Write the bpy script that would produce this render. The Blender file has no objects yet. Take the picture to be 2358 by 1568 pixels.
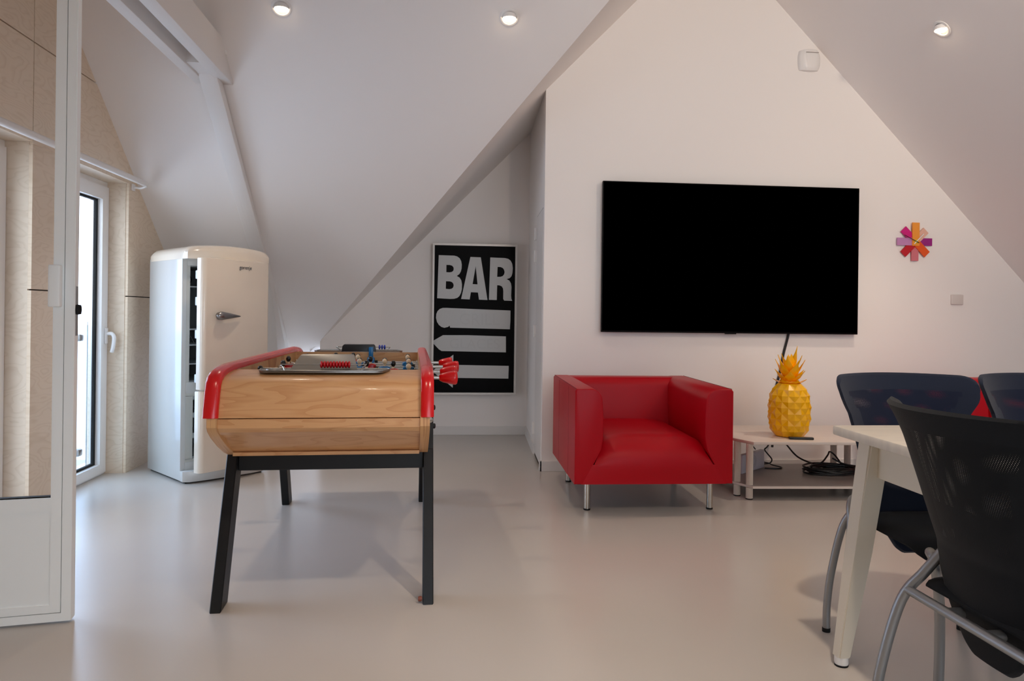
import bpy, bmesh, math, random
from mathutils import Vector, Matrix, Euler
from mathutils.geometry import tessellate_polygon
random.seed(7)
PI = math.pi
scene = bpy.context.scene
COL = scene.collection

# ------------------------------------------------------------------ materials
def lin(c):
    def f(v):
        v /= 255.0
        return v/12.92 if v <= 0.04045 else ((v+0.055)/1.055)**2.4
    return (f(c[0]), f(c[1]), f(c[2]), 1.0)

def mat(name, rgb, rough=0.5, metal=0.0, spec=0.5, coat=0.0, coat_rough=0.05, sheen=0.0, emit=None, estr=0.0):
    m = bpy.data.materials.new(name); m.use_nodes = True
    b = m.node_tree.nodes['Principled BSDF']
    b.inputs['Base Color'].default_value = lin(rgb)
    b.inputs['Roughness'].default_value = rough
    b.inputs['Metallic'].default_value = metal
    b.inputs['Specular IOR Level'].default_value = spec
    b.inputs['Coat Weight'].default_value = coat
    b.inputs['Coat Roughness'].default_value = coat_rough
    b.inputs['Sheen Weight'].default_value = sheen
    if emit:
        b.inputs['Emission Color'].default_value = lin(emit)
        b.inputs['Emission Strength'].default_value = estr
    return m

def nodes(m): return m.node_tree.nodes, m.node_tree.links
def coords(m, scale=(1,1,1), rot=(0,0,0)):
    N, L = nodes(m)
    tc = N.new('ShaderNodeTexCoord'); mp = N.new('ShaderNodeMapping')
    mp.inputs['Scale'].default_value = scale; mp.inputs['Rotation'].default_value = rot
    L.new(tc.outputs['Object'], mp.inputs['Vector'])
    return mp.outputs['Vector']

def bump(m, scale, strength, dist=0.002, detail=3, sc=(1,1,1)):
    N, L = nodes(m)
    n = N.new('ShaderNodeTexNoise'); n.inputs['Scale'].default_value = scale; n.inputs['Detail'].default_value = detail
    L.new(coords(m, sc), n.inputs['Vector'])
    b = N.new('ShaderNodeBump'); b.inputs['Strength'].default_value = strength; b.inputs['Distance'].default_value = dist
    L.new(n.outputs['Fac'], b.inputs['Height'])
    L.new(b.outputs['Normal'], N['Principled BSDF'].inputs['Normal'])
    return m

def mottle(m, rgb2, scale=3.0, sc=(1,1,1), lo=0.35, hi=0.7, detail=4):
    """large soft variation of the base colour"""
    N, L = nodes(m)
    n = N.new('ShaderNodeTexNoise'); n.inputs['Scale'].default_value = scale; n.inputs['Detail'].default_value = detail
    L.new(coords(m, sc), n.inputs['Vector'])
    r = N.new('ShaderNodeMapRange'); r.inputs['From Min'].default_value = lo; r.inputs['From Max'].default_value = hi
    L.new(n.outputs['Fac'], r.inputs['Value'])
    mx = N.new('ShaderNodeMix'); mx.data_type = 'RGBA'
    b = N['Principled BSDF']
    mx.inputs['A'].default_value = b.inputs['Base Color'].default_value
    mx.inputs['B'].default_value = lin(rgb2)
    L.new(r.outputs['Result'], mx.inputs['Factor'])
    L.new(mx.outputs['Result'], b.inputs['Base Color'])
    return m

def wood(name, c1, c2, stretch, ring=9.0, rough=0.4, coat=0.0, fine=0.35):
    """plain-sawn veneer: contour lines of a stretched noise, plus fine streaks"""
    m = mat(name, c1, rough, coat=coat)
    N, L = nodes(m); b = N['Principled BSDF']
    v = coords(m, stretch)
    n = N.new('ShaderNodeTexNoise'); n.inputs['Scale'].default_value = 1.0; n.inputs['Detail'].default_value = 2.5
    n.inputs['Roughness'].default_value = 0.45; n.inputs['Distortion'].default_value = 0.25
    L.new(v, n.inputs['Vector'])
    mu = N.new('ShaderNodeMath'); mu.operation = 'MULTIPLY'; mu.inputs[1].default_value = ring
    L.new(n.outputs['Fac'], mu.inputs[0])
    fr = N.new('ShaderNodeMath'); fr.operation = 'FRACT'; L.new(mu.outputs[0], fr.inputs[0])
    ramp = N.new('ShaderNodeValToRGB'); e = ramp.color_ramp.elements
    e[0].position = 0.0; e[0].color = (0.15,0.15,0.15,1); e[1].position = 1.0; e[1].color = (1,1,1,1)
    x = ramp.color_ramp.elements.new(0.55); x.color = (0.0,0.0,0.0,1)
    L.new(fr.outputs[0], ramp.inputs['Fac'])
    n2 = N.new('ShaderNodeTexNoise'); n2.inputs['Scale'].default_value = 14.0; n2.inputs['Detail'].default_value = 5
    L.new(v, n2.inputs['Vector'])
    ad = N.new('ShaderNodeMath'); ad.operation = 'MULTIPLY_ADD'; ad.inputs[1].default_value = fine
    L.new(n2.outputs['Fac'], ad.inputs[0])
    m2 = N.new('ShaderNodeMath'); m2.operation = 'MULTIPLY'; m2.inputs[1].default_value = 0.75
    L.new(ramp.outputs['Color'], m2.inputs[0]); L.new(m2.outputs[0], ad.inputs[2])
    mx = N.new('ShaderNodeMix'); mx.data_type = 'RGBA'
    mx.inputs['A'].default_value = lin(c1); mx.inputs['B'].default_value = lin(c2)
    L.new(ad.outputs[0], mx.inputs['Factor']); L.new(mx.outputs['Result'], b.inputs['Base Color'])
    return m

def glass_mat(name, tint=(255,255,255), refl=1.0):
    m = bpy.data.materials.new(name); m.use_nodes = True
    N, L = nodes(m); N.clear()
    o = N.new('ShaderNodeOutputMaterial'); t = N.new('ShaderNodeBsdfTransparent'); g = N.new('ShaderNodeBsdfGlossy')
    t.inputs['Color'].default_value = lin(tint); g.inputs['Roughness'].default_value = 0.02
    lw = N.new('ShaderNodeLayerWeight'); lw.inputs['Blend'].default_value = 0.5
    pw = N.new('ShaderNodeMath'); pw.operation = 'POWER'; pw.inputs[1].default_value = 5.0
    ma = N.new('ShaderNodeMath'); ma.operation = 'MULTIPLY_ADD'; ma.inputs[1].default_value = 0.96*refl; ma.inputs[2].default_value = 0.035*refl
    L.new(lw.outputs['Facing'], pw.inputs[0]); L.new(pw.outputs[0], ma.inputs[0])
    mx = N.new('ShaderNodeMixShader'); L.new(ma.outputs[0], mx.inputs[0])
    L.new(t.outputs[0], mx.inputs[1]); L.new(g.outputs[0], mx.inputs[2]); L.new(mx.outputs[0], o.inputs['Surface'])
    return m

def net_mat(name, rgb, pitch=0.0042, hole=0.19):
    """knitted mesh cloth: a hexagonal field of real see-through holes"""
    m = mat(name, rgb, 0.85, spec=0.12, sheen=0.1)
    N, L = nodes(m); b = N['Principled BSDF']; out = N['Material Output']
    uv = N.new('ShaderNodeUVMap'); uv.uv_map = 'cloth'
    sep = N.new('ShaderNodeSeparateXYZ'); L.new(uv.outputs['UV'], sep.inputs[0])
    def math_(op, a, bb=None, c=None):
        n = N.new('ShaderNodeMath'); n.operation = op
        for i, s in enumerate((a, bb, c)):
            if s is None: continue
            if isinstance(s, (int, float)): n.inputs[i].default_value = s
            else: L.new(s, n.inputs[i])
        return n.outputs[0]
    u = math_('DIVIDE', sep.outputs['X'], pitch); v = math_('DIVIDE', sep.outputs['Y'], pitch*0.87)
    row = math_('FLOOR', v)
    odd = math_('MULTIPLY', math_('MODULO', row, 2.0), 0.5)
    fu = math_('SUBTRACT', math_('FRACT', math_('ADD', u, odd)), 0.5)
    fv = math_('SUBTRACT', math_('FRACT', v), 0.5)
    d = math_('SQRT', math_('ADD', math_('MULTIPLY', fu, fu), math_('MULTIPLY', fv, fv)))
    h = math_('LESS_THAN', d, hole)
    t = N.new('ShaderNodeBsdfTransparent'); mx = N.new('ShaderNodeMixShader')
    L.new(h, mx.inputs[0]); L.new(b.outputs[0], mx.inputs[1]); L.new(t.outputs[0], mx.inputs[2])
    L.new(mx.outputs[0], out.inputs['Surface'])
    return m

M = {}
M['paint']   = bump(mat('wall_paint', (239,234,230), 0.75, spec=0.3), 260, 0.08, 0.001)
M['beam']    = bump(mat('beam_paint', (228,224,220), 0.55), 45, 0.35, 0.004, 5, (1,0.15,0.15))
M['trimw']   = mat('trim_paint', (226,222,218), 0.45)
M['floor']   = mottle(bump(mat('epoxy_floor', (191,185,178), 0.25, spec=0.5), 190, 0.10, 0.0006, 2), (187,181,175), 1.1)
M['birch']   = wood('birch_plywood', (232,214,191), (219,198,172), (1.2,2.4,8.0), ring=15, rough=0.5, fine=0.22)
M['birchv']  = wood('birch_plywood_reveal', (224,208,188), (211,193,170), (3.5,4.5,7.0), ring=12, rough=0.5, fine=0.25)
M['gap']     = mat('dark_joint', (58,46,36), 0.9)
M['beech']   = wood('beech_veneer', (214,164,114), (196,140,90), (1.6,4.0,13.0), ring=11, rough=0.36, coat=0.12, fine=0.35)
M['beechd']  = wood('beech_ply_edge', (216,168,116), (160,100,56), (95.0,1.5,1.5), ring=3.0, rough=0.4, fine=0.2)
M['black']   = bump(mat('black_metal', (11,11,12), 0.42, spec=0.35), 400, 0.05, 0.0005)
M['blackp']  = mat('black_plastic', (18,19,20), 0.35)
M['rubber']  = mat('black_rubber', (16,16,16), 0.7, spec=0.3)
M['redp']    = mat('red_plastic', (208,6,14), 0.22, coat=0.15)
M['redbead'] = mat('red_bead', (190,12,22), 0.2, coat=0.3)
M['knob']    = mat('brown_knob', (120,60,44), 0.5)
M['bluebead']= mat('blue_bead', (20,50,170), 0.2, coat=0.3)
M['steel']   = mat('steel', (190,188,184), 0.22, 1.0)
M['brushed'] = mat('brushed_steel', (196,190,180), 0.3, 1.0)
M['alu']     = bump(mat('cast_aluminium', (146,144,140), 0.33, 1.0), 120, 0.1, 0.001)
M['silver']  = mat('silver_paint', (150,150,150), 0.38, 0.75)
M['chrome']  = mat('satin_chrome', (150,148,148), 0.28, 1.0)
M['leather'] = bump(mat('red_leather', (176,2,22), 0.40, spec=0.22), 330, 0.16, 0.0012, 3)
M['seam']    = mat('dark_red_seam', (120,6,22), 0.6)
M['tv']      = mat('tv_screen', (0,0,0), 0.6, spec=0.0)
M['tvb']     = mat('tv_bezel', (7,7,8), 0.5, spec=0.12)
M['yellow']  = mat('yellow_glaze', (255,190,6), 0.28, coat=0.08)
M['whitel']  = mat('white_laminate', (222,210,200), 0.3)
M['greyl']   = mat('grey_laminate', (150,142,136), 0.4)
M['flute']   = mat('aluminium_tube', (214,203,190), 0.45, 0.1)
M['fridge']  = mottle(mat('cream_enamel', (232,220,203), 0.16, coat=0.5), (229,217,201), 6)
M['fridgew'] = mat('white_enamel', (204,203,200), 0.2, coat=0.3)
M['gasket']  = mat('pale_grey_plastic', (196,194,186), 0.5)
M['cavity']  = mat('dark_grey_liner', (158,162,160), 0.5)
M['shelf']   = mat('fridge_shelf', (205,208,208), 0.25)
M['doorp']   = mat('off_white_coating', (244,247,246), 0.42)
M['pvc']     = mat('white_pvc', (238,237,236), 0.28)
M['pvcw']    = mat('white_plastic', (232,229,226), 0.35)
M['routerw'] = mat('router_plastic', (206,205,214), 0.4)
M['wplate']  = mat('wall_plate', (214,206,200), 0.4)
M['sgrey']   = mat('sign_grey', (188,188,186), 0.4)
M['sghost']  = mat('sign_grey_ghost', (184,184,182), 0.4)
M['sblack']  = mat('sign_black', (7,6,6), 0.5, spec=0.08)
M['sframe']  = mat('sign_frame', (196,189,182), 0.4, 0.4)
M['fabric']  = bump(mat('black_cloth', (19,20,22), 0.9, spec=0.1, sheen=0.1), 900, 0.4, 0.001, 2)
M['net']     = net_mat('black_net', (15,16,18))
M['net_lit']    = net_mat('black_net_daylit', (22,28,46))  # net of the same black chairs, tinted blue as lit by daylight
M['fabric_lit'] = bump(mat('black_cloth_daylit', (24,31,47), 0.85, spec=0.15, sheen=0.15), 900, 0.4, 0.001, 2)  # black chair cloth with the bluish daylight put into its colour
M['tabw']    = mottle(mat('table_white', (214,206,192), 0.4), (204,196,184), 5, (1,8,1))
M['tableg']  = mat('table_frame_white', (216,208,192), 0.4)
M['cable']   = mat('black_cable', (16,16,17), 0.45)
M['skin']    = mat('figure_cream', (226,200,164), 0.35)
M['hair']    = mat('figure_black', (14,13,13), 0.3)
M['shirtb']  = mat('figure_blue', (24,110,168), 0.3)
M['shirtr']  = mat('figure_red', (186,14,22), 0.3)
M['glass']   = glass_mat('clear_glass')
M['glassb']  = glass_mat('balustrade_glass', (228,238,243))
M['bulb']    = mat('lit_bulb', (255,240,220), 0.5, emit=(255,226,190), estr=22.0)
M['balcony'] = mat('balcony_slab', (200,205,210), 0.7)
M['pitch']   = mat('pitch_green', (90,110,80), 0.5)

# ------------------------------------------------------------------ mesh helpers
def B(): return bmesh.new()
def _mi(faces, mi):
    for f in faces: f.material_index = mi

def box(bm, x0,y0,z0, x1,y1,z1, bev=0.0, seg=2, mi=0):
    x0,x1 = min(x0,x1),max(x0,x1); y0,y1 = min(y0,y1),max(y0,y1); z0,z1 = min(z0,z1),max(z0,z1)
    v = [bm.verts.new(p) for p in ((x0,y0,z0),(x1,y0,z0),(x1,y1,z0),(x0,y1,z0),(x0,y0,z1),(x1,y0,z1),(x1,y1,z1),(x0,y1,z1))]
    F = [bm.faces.new([v[i] for i in q]) for q in ((3,2,1,0),(4,5,6,7),(0,1,5,4),(1,2,6,5),(2,3,7,6),(3,0,4,7))]
    _mi(F, mi)
    if bev > 0:
        ed = list({e for f in F for e in f.edges})
        r = bmesh.ops.bevel(bm, geom=ed, offset=bev, segments=seg, affect='EDGES', profile=0.5, clamp_overlap=True)
        _mi(r['faces'], mi)
    return F

def prism(bm, pts, axis, a, b, bev=0.0, seg=2, mi=0):
    """closed 2-D outline extruded along an axis; pts are (y,z) for x, (x,z) for y, (x,y) for z"""
    def P(p, t):
        return {'x':(t,p[0],p[1]), 'y':(p[0],t,p[1]), 'z':(p[0],p[1],t)}[axis]
    A = [bm.verts.new(P(p,a)) for p in pts]; Bv = [bm.verts.new(P(p,b)) for p in pts]
    n = len(pts); F = []
    F.append(bm.faces.new(A)); F.append(bm.faces.new(Bv[::-1]))
    for i in range(n):
        j = (i+1) % n
        F.append(bm.faces.new([A[j],A[i],Bv[i],Bv[j]]))
    bmesh.ops.recalc_face_normals(bm, faces=F); _mi(F, mi)
    if bev > 0:
        ed = list({e for f in F[:2] for e in f.edges})
        r = bmesh.ops.bevel(bm, geom=ed, offset=bev, segments=seg, affect='EDGES', profile=0.5, clamp_overlap=True)
        _mi(r['faces'], mi)
    return F

def plate(bm, outer, holes, axis, a, b, mi=0):
    """outline with holes, extruded along an axis"""
    def P(p, t):
        return {'x':(t,p[0],p[1]), 'y':(p[0],t,p[1]), 'z':(p[0],p[1],t)}[axis]
    loops = [outer] + list(holes)
    tris = tessellate_polygon([[Vector((p[0],p[1],0)) for p in l] for l in loops])
    flat = [p for l in loops for p in l]
    A = [bm.verts.new(P(p,a)) for p in flat]; Bv = [bm.verts.new(P(p,b)) for p in flat]
    F = []
    for t in tris:
        F.append(bm.faces.new([A[i] for i in t])); F.append(bm.faces.new([Bv[i] for i in reversed(t)]))
    k = 0
    for l in loops:
        n = len(l)
        for i in range(n):
            j = (i+1) % n
            F.append(bm.faces.new([A[k+i],A[k+j],Bv[k+j],Bv[k+i]]))
        k += n
    bmesh.ops.recalc_face_normals(bm, faces=F); _mi(F, mi)

def ring(bm, axis, a, b, o, h, bev=0.0):
    """rectangular frame: o and h are (u0,v0,u1,v1) of the outside and of the opening"""
    R = lambda q: [(q[0],q[1]),(q[2],q[1]),(q[2],q[3]),(q[0],q[3])]
    plate(bm, R(o), [R(h)], axis, a, b)

def spline(pts, n=8, closed=False):
    P = [Vector(p) for p in pts]; out = []; N = len(P)
    rng = range(N) if closed else range(N-1)
    for i in rng:
        if closed: p0,p1,p2,p3 = P[(i-1)%N],P[i],P[(i+1)%N],P[(i+2)%N]
        else:
            p1,p2 = P[i],P[i+1]; p0 = P[i-1] if i>0 else p1*2-p2; p3 = P[i+2] if i+2<N else p2*2-p1
        for k in range(n):
            t = k/n
            out.append(0.5*((2*p1)+(p2-p0)*t+(2*p0-5*p1+4*p2-p3)*t*t+(3*p1-p0-3*p2+p3)*t**3))
    if not closed: out.append(P[-1])
    return out

def tube(bm, pts, r, seg=12, closed=False, mi=0, rad=None):
    P = [Vector(p) for p in pts]; n = len(P)
    T = []
    for i in range(n):
        a = P[(i-1)%n] if (closed or i>0) else P[i]; b = P[(i+1)%n] if (closed or i<n-1) else P[i]
        T.append((b-a).normalized())
    up = Vector((0,0,1)) if abs(T[0].z) < 0.9 else Vector((1,0,0))
    nrm = (up - T[0]*up.dot(T[0])).normalized()
    rings = []
    for i in range(n):
        if i: nrm = (nrm - T[i]*nrm.dot(T[i])).normalized()
        bi = T[i].cross(nrm); rr = rad[i] if rad else r
        rings.append([bm.verts.new(P[i] + (nrm*math.cos(2*PI*k/seg)+bi*math.sin(2*PI*k/seg))*rr) for k in range(seg)])
    F = []
    for i in range(n if closed else n-1):
        a,b = rings[i], rings[(i+1)%n]
        for k in range(seg):
            F.append(bm.faces.new([a[k],a[(k+1)%seg],b[(k+1)%seg],b[k]]))
    if not closed:
        F.append(bm.faces.new(rings[0][::-1])); F.append(bm.faces.new(rings[-1]))
    _mi(F, mi); return F

def lathe(bm, prof, origin=(0,0,0), axis=(0,0,1), seg=24, mi=0, squash=None):
    """prof: (radius, distance along axis)"""
    o = Vector(origin); a = Vector(axis).normalized()
    up = Vector((0,0,1)) if abs(a.z) < 0.9 else Vector((1,0,0))
    u = (up - a*up.dot(a)).normalized(); v = a.cross(u)
    rings = []
    for r,d in prof:
        if r < 1e-6: rings.append([bm.verts.new(o+a*d)])
        else: rings.append([bm.verts.new(o+a*d+(u*math.cos(2*PI*k/seg)+v*math.sin(2*PI*k/seg))*r) for k in range(seg)])
    F = []
    for i in range(len(rings)-1):
        A,Bq = rings[i],rings[i+1]
        for k in range(seg):
            j = (k+1)%seg
            if len(A)==1 and len(Bq)==1: continue
            if len(A)==1: F.append(bm.faces.new([A[0],Bq[k],Bq[j]]))
            elif len(Bq)==1: F.append(bm.faces.new([A[k],Bq[0],A[j]]))
            else: F.append(bm.faces.new([A[k],Bq[k],Bq[j],A[j]]))
    if len(rings[0])>1: F.append(bm.faces.new(rings[0]))
    if len(rings[-1])>1: F.append(bm.faces.new(rings[-1][::-1]))
    bmesh.ops.recalc_face_normals(bm, faces=F)
    _mi(F, mi); return F

def ball(bm, c, r, seg=14, mi=0, sc=(1,1,1)):
    g = bmesh.ops.create_uvsphere(bm, u_segments=seg, v_segments=max(6,seg//2+1), radius=r)
    for v in g['verts']:
        v.co = Vector((v.co.x*sc[0]+c[0], v.co.y*sc[1]+c[1], v.co.z*sc[2]+c[2]))
    for f in {f for v in g['verts'] for f in v.link_faces}: f.material_index = mi

def quad(bm, *pts, mi=0):
    f = bm.faces.new([bm.verts.new(p) for p in pts]); f.material_index = mi; return f

def obj(name, bm, m, parent=None, angle=35, flat=False):
    me = bpy.data.meshes.new(name); bm.to_mesh(me); bm.free()
    for mm in (m if isinstance(m,(list,tuple)) else [m]): me.materials.append(mm)
    if not flat:
        me.shade_smooth(); me.set_sharp_from_angle(angle=math.radians(angle))
    o = bpy.data.objects.new(name, me); COL.objects.link(o)
    if parent: o.parent = parent
    return o

def struct(name, bm, m, parent=None, **k):
    o = obj(name, bm, m, parent, **k)
    if parent is None: o['kind'] = 'structure'
    return o

def tag(o, label, cat, group=None):
    o['label'] = label; o['category'] = cat
    if group: o['group'] = group
    return o

def thing(name, label, cat, loc=(0,0,0), rot=(0,0,0), group=None):
    o = bpy.data.objects.new(name, None); COL.objects.link(o); o.empty_display_size = 0.1
    o.location = loc; o.rotation_euler = rot
    return tag(o, label, cat, group)

def place(name, loc=(0,0,0), rot=(0,0,0)):
    """an empty that holds the pieces of a piece of the setting"""
    o = bpy.data.objects.new(name, None); COL.objects.link(o); o.location = loc; o.rotation_euler = rot
    o['kind'] = 'structure'
    return o

def copy_tree(o, parent=None):
    c = o.copy(); COL.objects.link(c)
    if parent: c.parent = parent
    for ch in list(o.children): copy_tree(ch, c)
    return c

# ------------------------------------------------------------------ the room
# axes: x runs along the wall with the television, y runs into the room, the camera stands at (0, 0)
XB = -2.057                    # birch wall
YT = 4.997                     # television wall
def P2(y): return 6.18-0.822*y # cross slope with the left lamps

b = B(); box(b, -2.35,-3.0,-0.06, 5.7,7.6,0.0); struct('floor', b, M['floor'])

b = B()
def P1(x): return 1.903+1.03*x                                   # left slope of the main roof
def vly(x): return (x,(6.18-P1(x))/0.822,P1(x))                  # valley where it meets the cross slope
A_=vly(-1.04); T_=vly(1.84); D_=(0.772,6.52,P1(0.772)); C_=(0.696,4.997,P1(0.696)); R_=(1.852,4.997,P1(1.852)); V_=vly(0.9); M_=vly(0.1)
quad(b, (XB-.02,2.9,3.796), T_, V_, M_, A_, (-1.04,7.5,0.01), (XB-.02,7.5,0.01)); struct('ceiling_left', b, M['paint'], flat=True)
b = B()
b.faces.new([b.verts.new(p) for p in (vly(-1.15),(-1.15,6.62,P1(-1.15)),(0.86,6.62,P1(0.86)),(0.86,4.99,P1(0.86)),vly(0.86))])
quad(b, vly(0.86), (0.86,5.03,P1(0.86)), (1.852,5.03,P1(1.852)), T_)
quad(b, T_, (-1.84,-1.7,0.0), (-1.84,-3.0,0.0), (1.852,-3.0,P1(1.852)))
struct('ceiling_center', b, M['paint'], flat=True)
b = B(); quad(b, (XB-.02,2.9,3.796), (XB-.02,-1.7,0.0), (-1.84,-1.7,0.0), T_); struct('ceiling_front', b, M['paint'], flat=True)
b = B(); quad(b, R_, (1.852,-3.0,P1(1.852)), (5.562,-3.0,0.0), (5.562,4.997,0.0)); struct('ceiling_right', b, M['paint'], flat=True)

# television wall
b = B(); prism(b, [(0.695,0),(5.57,0),(1.852,3.83),(0.695,2.635)], 'y', YT, YT+0.06); 
struct('wall_back', b, M['paint'], flat=True)
# recess: side wall and end wall
b = B()
quad(b, (0.695,4.997,0),(0.765,6.52,0),(0.772,6.52,2.72),(0.696,4.997,2.64)); struct('wall_recess_side', b, M['paint'], flat=True)
b = B(); prism(b, [(-1.05,0),(0.80,0),(0.80,2.76),(-1.05,0.85)], 'y', 6.52, 6.58); struct('wall_recess_end', b, M['paint'], flat=True)

# baseboards
b = B(); box(b, 0.683,YT-0.013,0, 5.4,YT,0.072, 0.002,1); box(b, 0.683,YT-0.013,0, 0.695,YT+0.05,0.072, 0.002,1)
struct('baseboard_back', b, M['trimw'])
b = B(); box(b, -1.05,6.507,0, 0.765,6.52,0.076, 0.002,1); struct('baseboard_recess_end', b, M['trimw'])
def sidex(y): return 0.695+0.0460*(y-4.997)
b = B()
v = [(sidex(5.62)-0.012,5.62),(sidex(6.515)-0.012,6.507),(sidex(6.515),6.507),(sidex(5.62),5.62)]
prism(b, v, 'z', 0, 0.076); struct('baseboard_recess_side', b, M['trimw'])

# cupboard door in the recess side wall
dr = place('door_1', (sidex(5.06),5.06,0), (0,0,math.atan(-0.046)))
b = B(); box(b, -0.006,0.0,0.03, 0.004,0.50,1.815, 0.001,1); obj('door_leaf', b, M['trimw'], dr)
b = B()
box(b, -0.0025,-0.006,0.03,0.006,0.0,1.822); box(b, -0.0025,0.50,0.03,0.006,0.506,1.822); box(b, -0.0025,-0.006,1.815,0.006,0.506,1.822); box(b,-0.0025,-0.006,0.004,0.006,0.506,0.03)
obj('door_gap', b, M['gap'], dr)
for z in (0.21,0.95,1.52,1.69):
    b = B(); box(b, -0.018,0.495,z-0.045, -0.002,0.528,z+0.045, 0.002,1); tube(b, [(-0.018,0.503,z-0.045),(-0.018,0.503,z+0.045)], 0.007, 10)
    obj('hinge', b, M['pvcw'], dr)

# birch gable wall with two tall glazed openings
D1 = (4.20, 5.043, 1.903); D2 = (2.90, 3.906, 1.915)
b = B()
g = 0.0032
def panel(pts): prism(b, pts, 'x', XB, XB-0.018)
yP = lambda z: (6.18-z)/0.822
panel([(3.906,0),(D1[0],0),(D1[0],1.1665),(3.906,1.1665)])
panel([(3.906,1.1735),(D1[0],1.1735),(D1[0],1.9),(3.906,1.9)])
panel([(5.043+g,0),(6.52,0),(6.52,P2(6.52)),(yP(1.1585),1.1585),(5.043+g,1.1585)])
panel([(5.043+g,1.1655),(yP(1.1655),1.1655),(5.043+g,P2(5.043+g))])
panel([(3.906+g,D1[2]),(5.043-g,D1[2]),(5.043-g,P2(5.043-g)),(yP(2.4125),2.4125),(3.906+g,2.4125)])
panel([(3.906+g,2.4195),(yP(2.4195),2.4195),(3.906+g,P2(3.906+g))])
panel([(2.2,D2[2]),(3.906-g,D2[2]),(3.906-g,2.4125),(2.2,2.4125)])
panel([(2.2,2.4195),(3.906-g,2.4195),(3.906-g,P2(3.906-g)),(2.9,3.796),(2.2,3.218)])
panel([(-1.7,0),(2.9,0),(2.9,D2[2]),(2.2-g,D2[2]),(2.2-g,3.21),(0.0,1.40)])
struct('wall_left', b, M['birch'], flat=True)
b = B()
def back(pts): prism(b, pts, 'x', XB-0.0185, XB-0.03)
back([(3.925,0.01),(D1[0]-0.02,0.01),(D1[0]-0.02,1.86),(3.925,1.86)]); back([(5.0435,0.01),(6.5,0.01),(6.5,P2(6.5)-.02),(5.0435,P2(5.0435)-.02)])
back([(3.6,1.935),(5.0435,1.922),(5.0435,P2(5.0435)-.01),(3.6,P2(3.6))]); back([(2.1,1.935),(3.6,1.935),(3.6,P2(3.6)),(2.9,3.79),(2.1,3.1)])
struct('joint_backing', b, M['gap'], flat=True)  # dark sheet added behind the panels so their joints show dark
# reveals
b = B()
X2 = XB-0.0182
box(b, X2,5.043,0, -2.30,5.058,1.903); box(b, X2,4.185,0,-2.30,4.20,1.903); box(b, X2,4.185,1.9035,-2.30,5.058,1.918)
box(b, X2,3.906,0, -2.30,3.921,1.915); box(b, X2,2.885,0,-2.30,2.90,1.915); box(b, X2,2.885,1.9155,-2.30,3.921,1.93)
struct('trim_2', b, M['birchv'], flat=True)

def french_door(name, y0, y1, top, hand):
    """white framed glazed door; hand is the y side of the handle"""
    d = place(name, (-2.178,0,0))
    b = B(); ring(b, 'x', -0.012, -0.09, (y0+.0005,0.0005,y1-.0005,top-.0005), (y0+0.022,0.012,y1-0.022,top-0.045)); obj('frame', b, M['pvc'], d)
    a0,a1,t0,t1 = y0+0.006,y1-0.006,0.013,top-0.034
    g0,g1,h0,h1 = a0+0.085,a1-0.085,t0+0.06,t1-0.085
    b = B(); ring(b, 'x', 0.0, -0.065, (a0,t0,a1,t1), (g0,h0,g1,h1)); obj('sash', b, M['pvc'], d)
    b = B(); ring(b, 'x', -0.030, -0.048, (g0-.001,h0-.001,g1+.001,h1+.001), (g0+0.020,h0+0.014,g1-0.020,h1-0.014)); obj('gasket', b, M['rubber'], d)
    b = B(); box(b, -0.036,g0,h0,-0.042,g1,h1); obj('glass_pane', b, M['glass'], d, flat=True)
    yh = hand; s = -1 if yh > (y0+y1)/2 else 1
    b = B(); box(b, 0.0,yh-0.016,0.85,0.014,yh+0.016,0.955,0.006,3)
    tube(b, spline([(0.01,yh,0.915),(0.03,yh,0.918),(0.045,yh,0.915),(0.055,yh+0.002,0.895),(0.054,yh+0.003,0.86),(0.047,yh+0.004,0.82),(0.040,yh+0.004,0.795)],5), 0.011, 12,
         rad=[0.012]*6+[0.012]*25)
    obj('door_handle', b, M['pvc'], d)
    return d
french_door('door_2', D1[0], D1[1], D1[2], 5.005)
french_door('door_3', D2[0], D2[1], D2[2], 2.945)

# balcony outside the glazed doors
b = B(); box(b, -4.2,2.4,-0.12,-2.27,5.6,-0.02); struct('trim_3', b, M['balcony'])
bal = thing('glass_balustrade', 'frosted pale blue glass balustrade panel outside the tall glazed door', 'balustrade', (-2.42,0,0))
b = B(); box(b, -0.008,4.0,0.02,0.008,5.35,0.965); obj('glass_panel', b, M['glassb'], bal, flat=True)
b = B(); box(b, -0.03,5.35,-0.02,0.03,5.40,0.99,0.003,1); obj('post', b, M['silver'], bal)
for z in (0.12,0.885):
    b = B(); box(b, -0.03,5.10,z-0.025,0.045,5.16,z+0.025,0.012,3); obj('glass_clamp', b, M['chrome'], bal)

# rear gable wall (behind the camera) with the window that lights the room
W0,W1,WB,WT = 0.15,3.55,0.15,3.5
GW = [(0.15,0.15),(3.55,0.15),(3.55,1.92),(1.852,3.52),(0.15,1.86)]
b = B()
plate(b, [(-1.84,0),(5.57,0),(1.852,3.82)], [GW], 'y', -3.0,-3.08)
struct('wall_front', b, M['paint'], flat=True)
wn = place('window_1', (0,-3.0,0))
b = B()
for p,q in zip(GW,GW[1:]+GW[:1]): tube(b, [(p[0],-0.04,p[1]),(q[0],-0.04,q[1])], 0.04, 8)
for x in (1.25,2.4): box(b, x-.03,-0.07,0.15,x+.03,-0.01,2.6)
box(b, 0.15,-0.07,1.0,3.55,-0.01,1.06)
obj('window_frame', b, M['pvc'], wn)
b = B(); prism(b, GW, 'y', -0.045,-0.04); obj('glass_pane', b, M['glass'], wn, flat=True)

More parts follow.
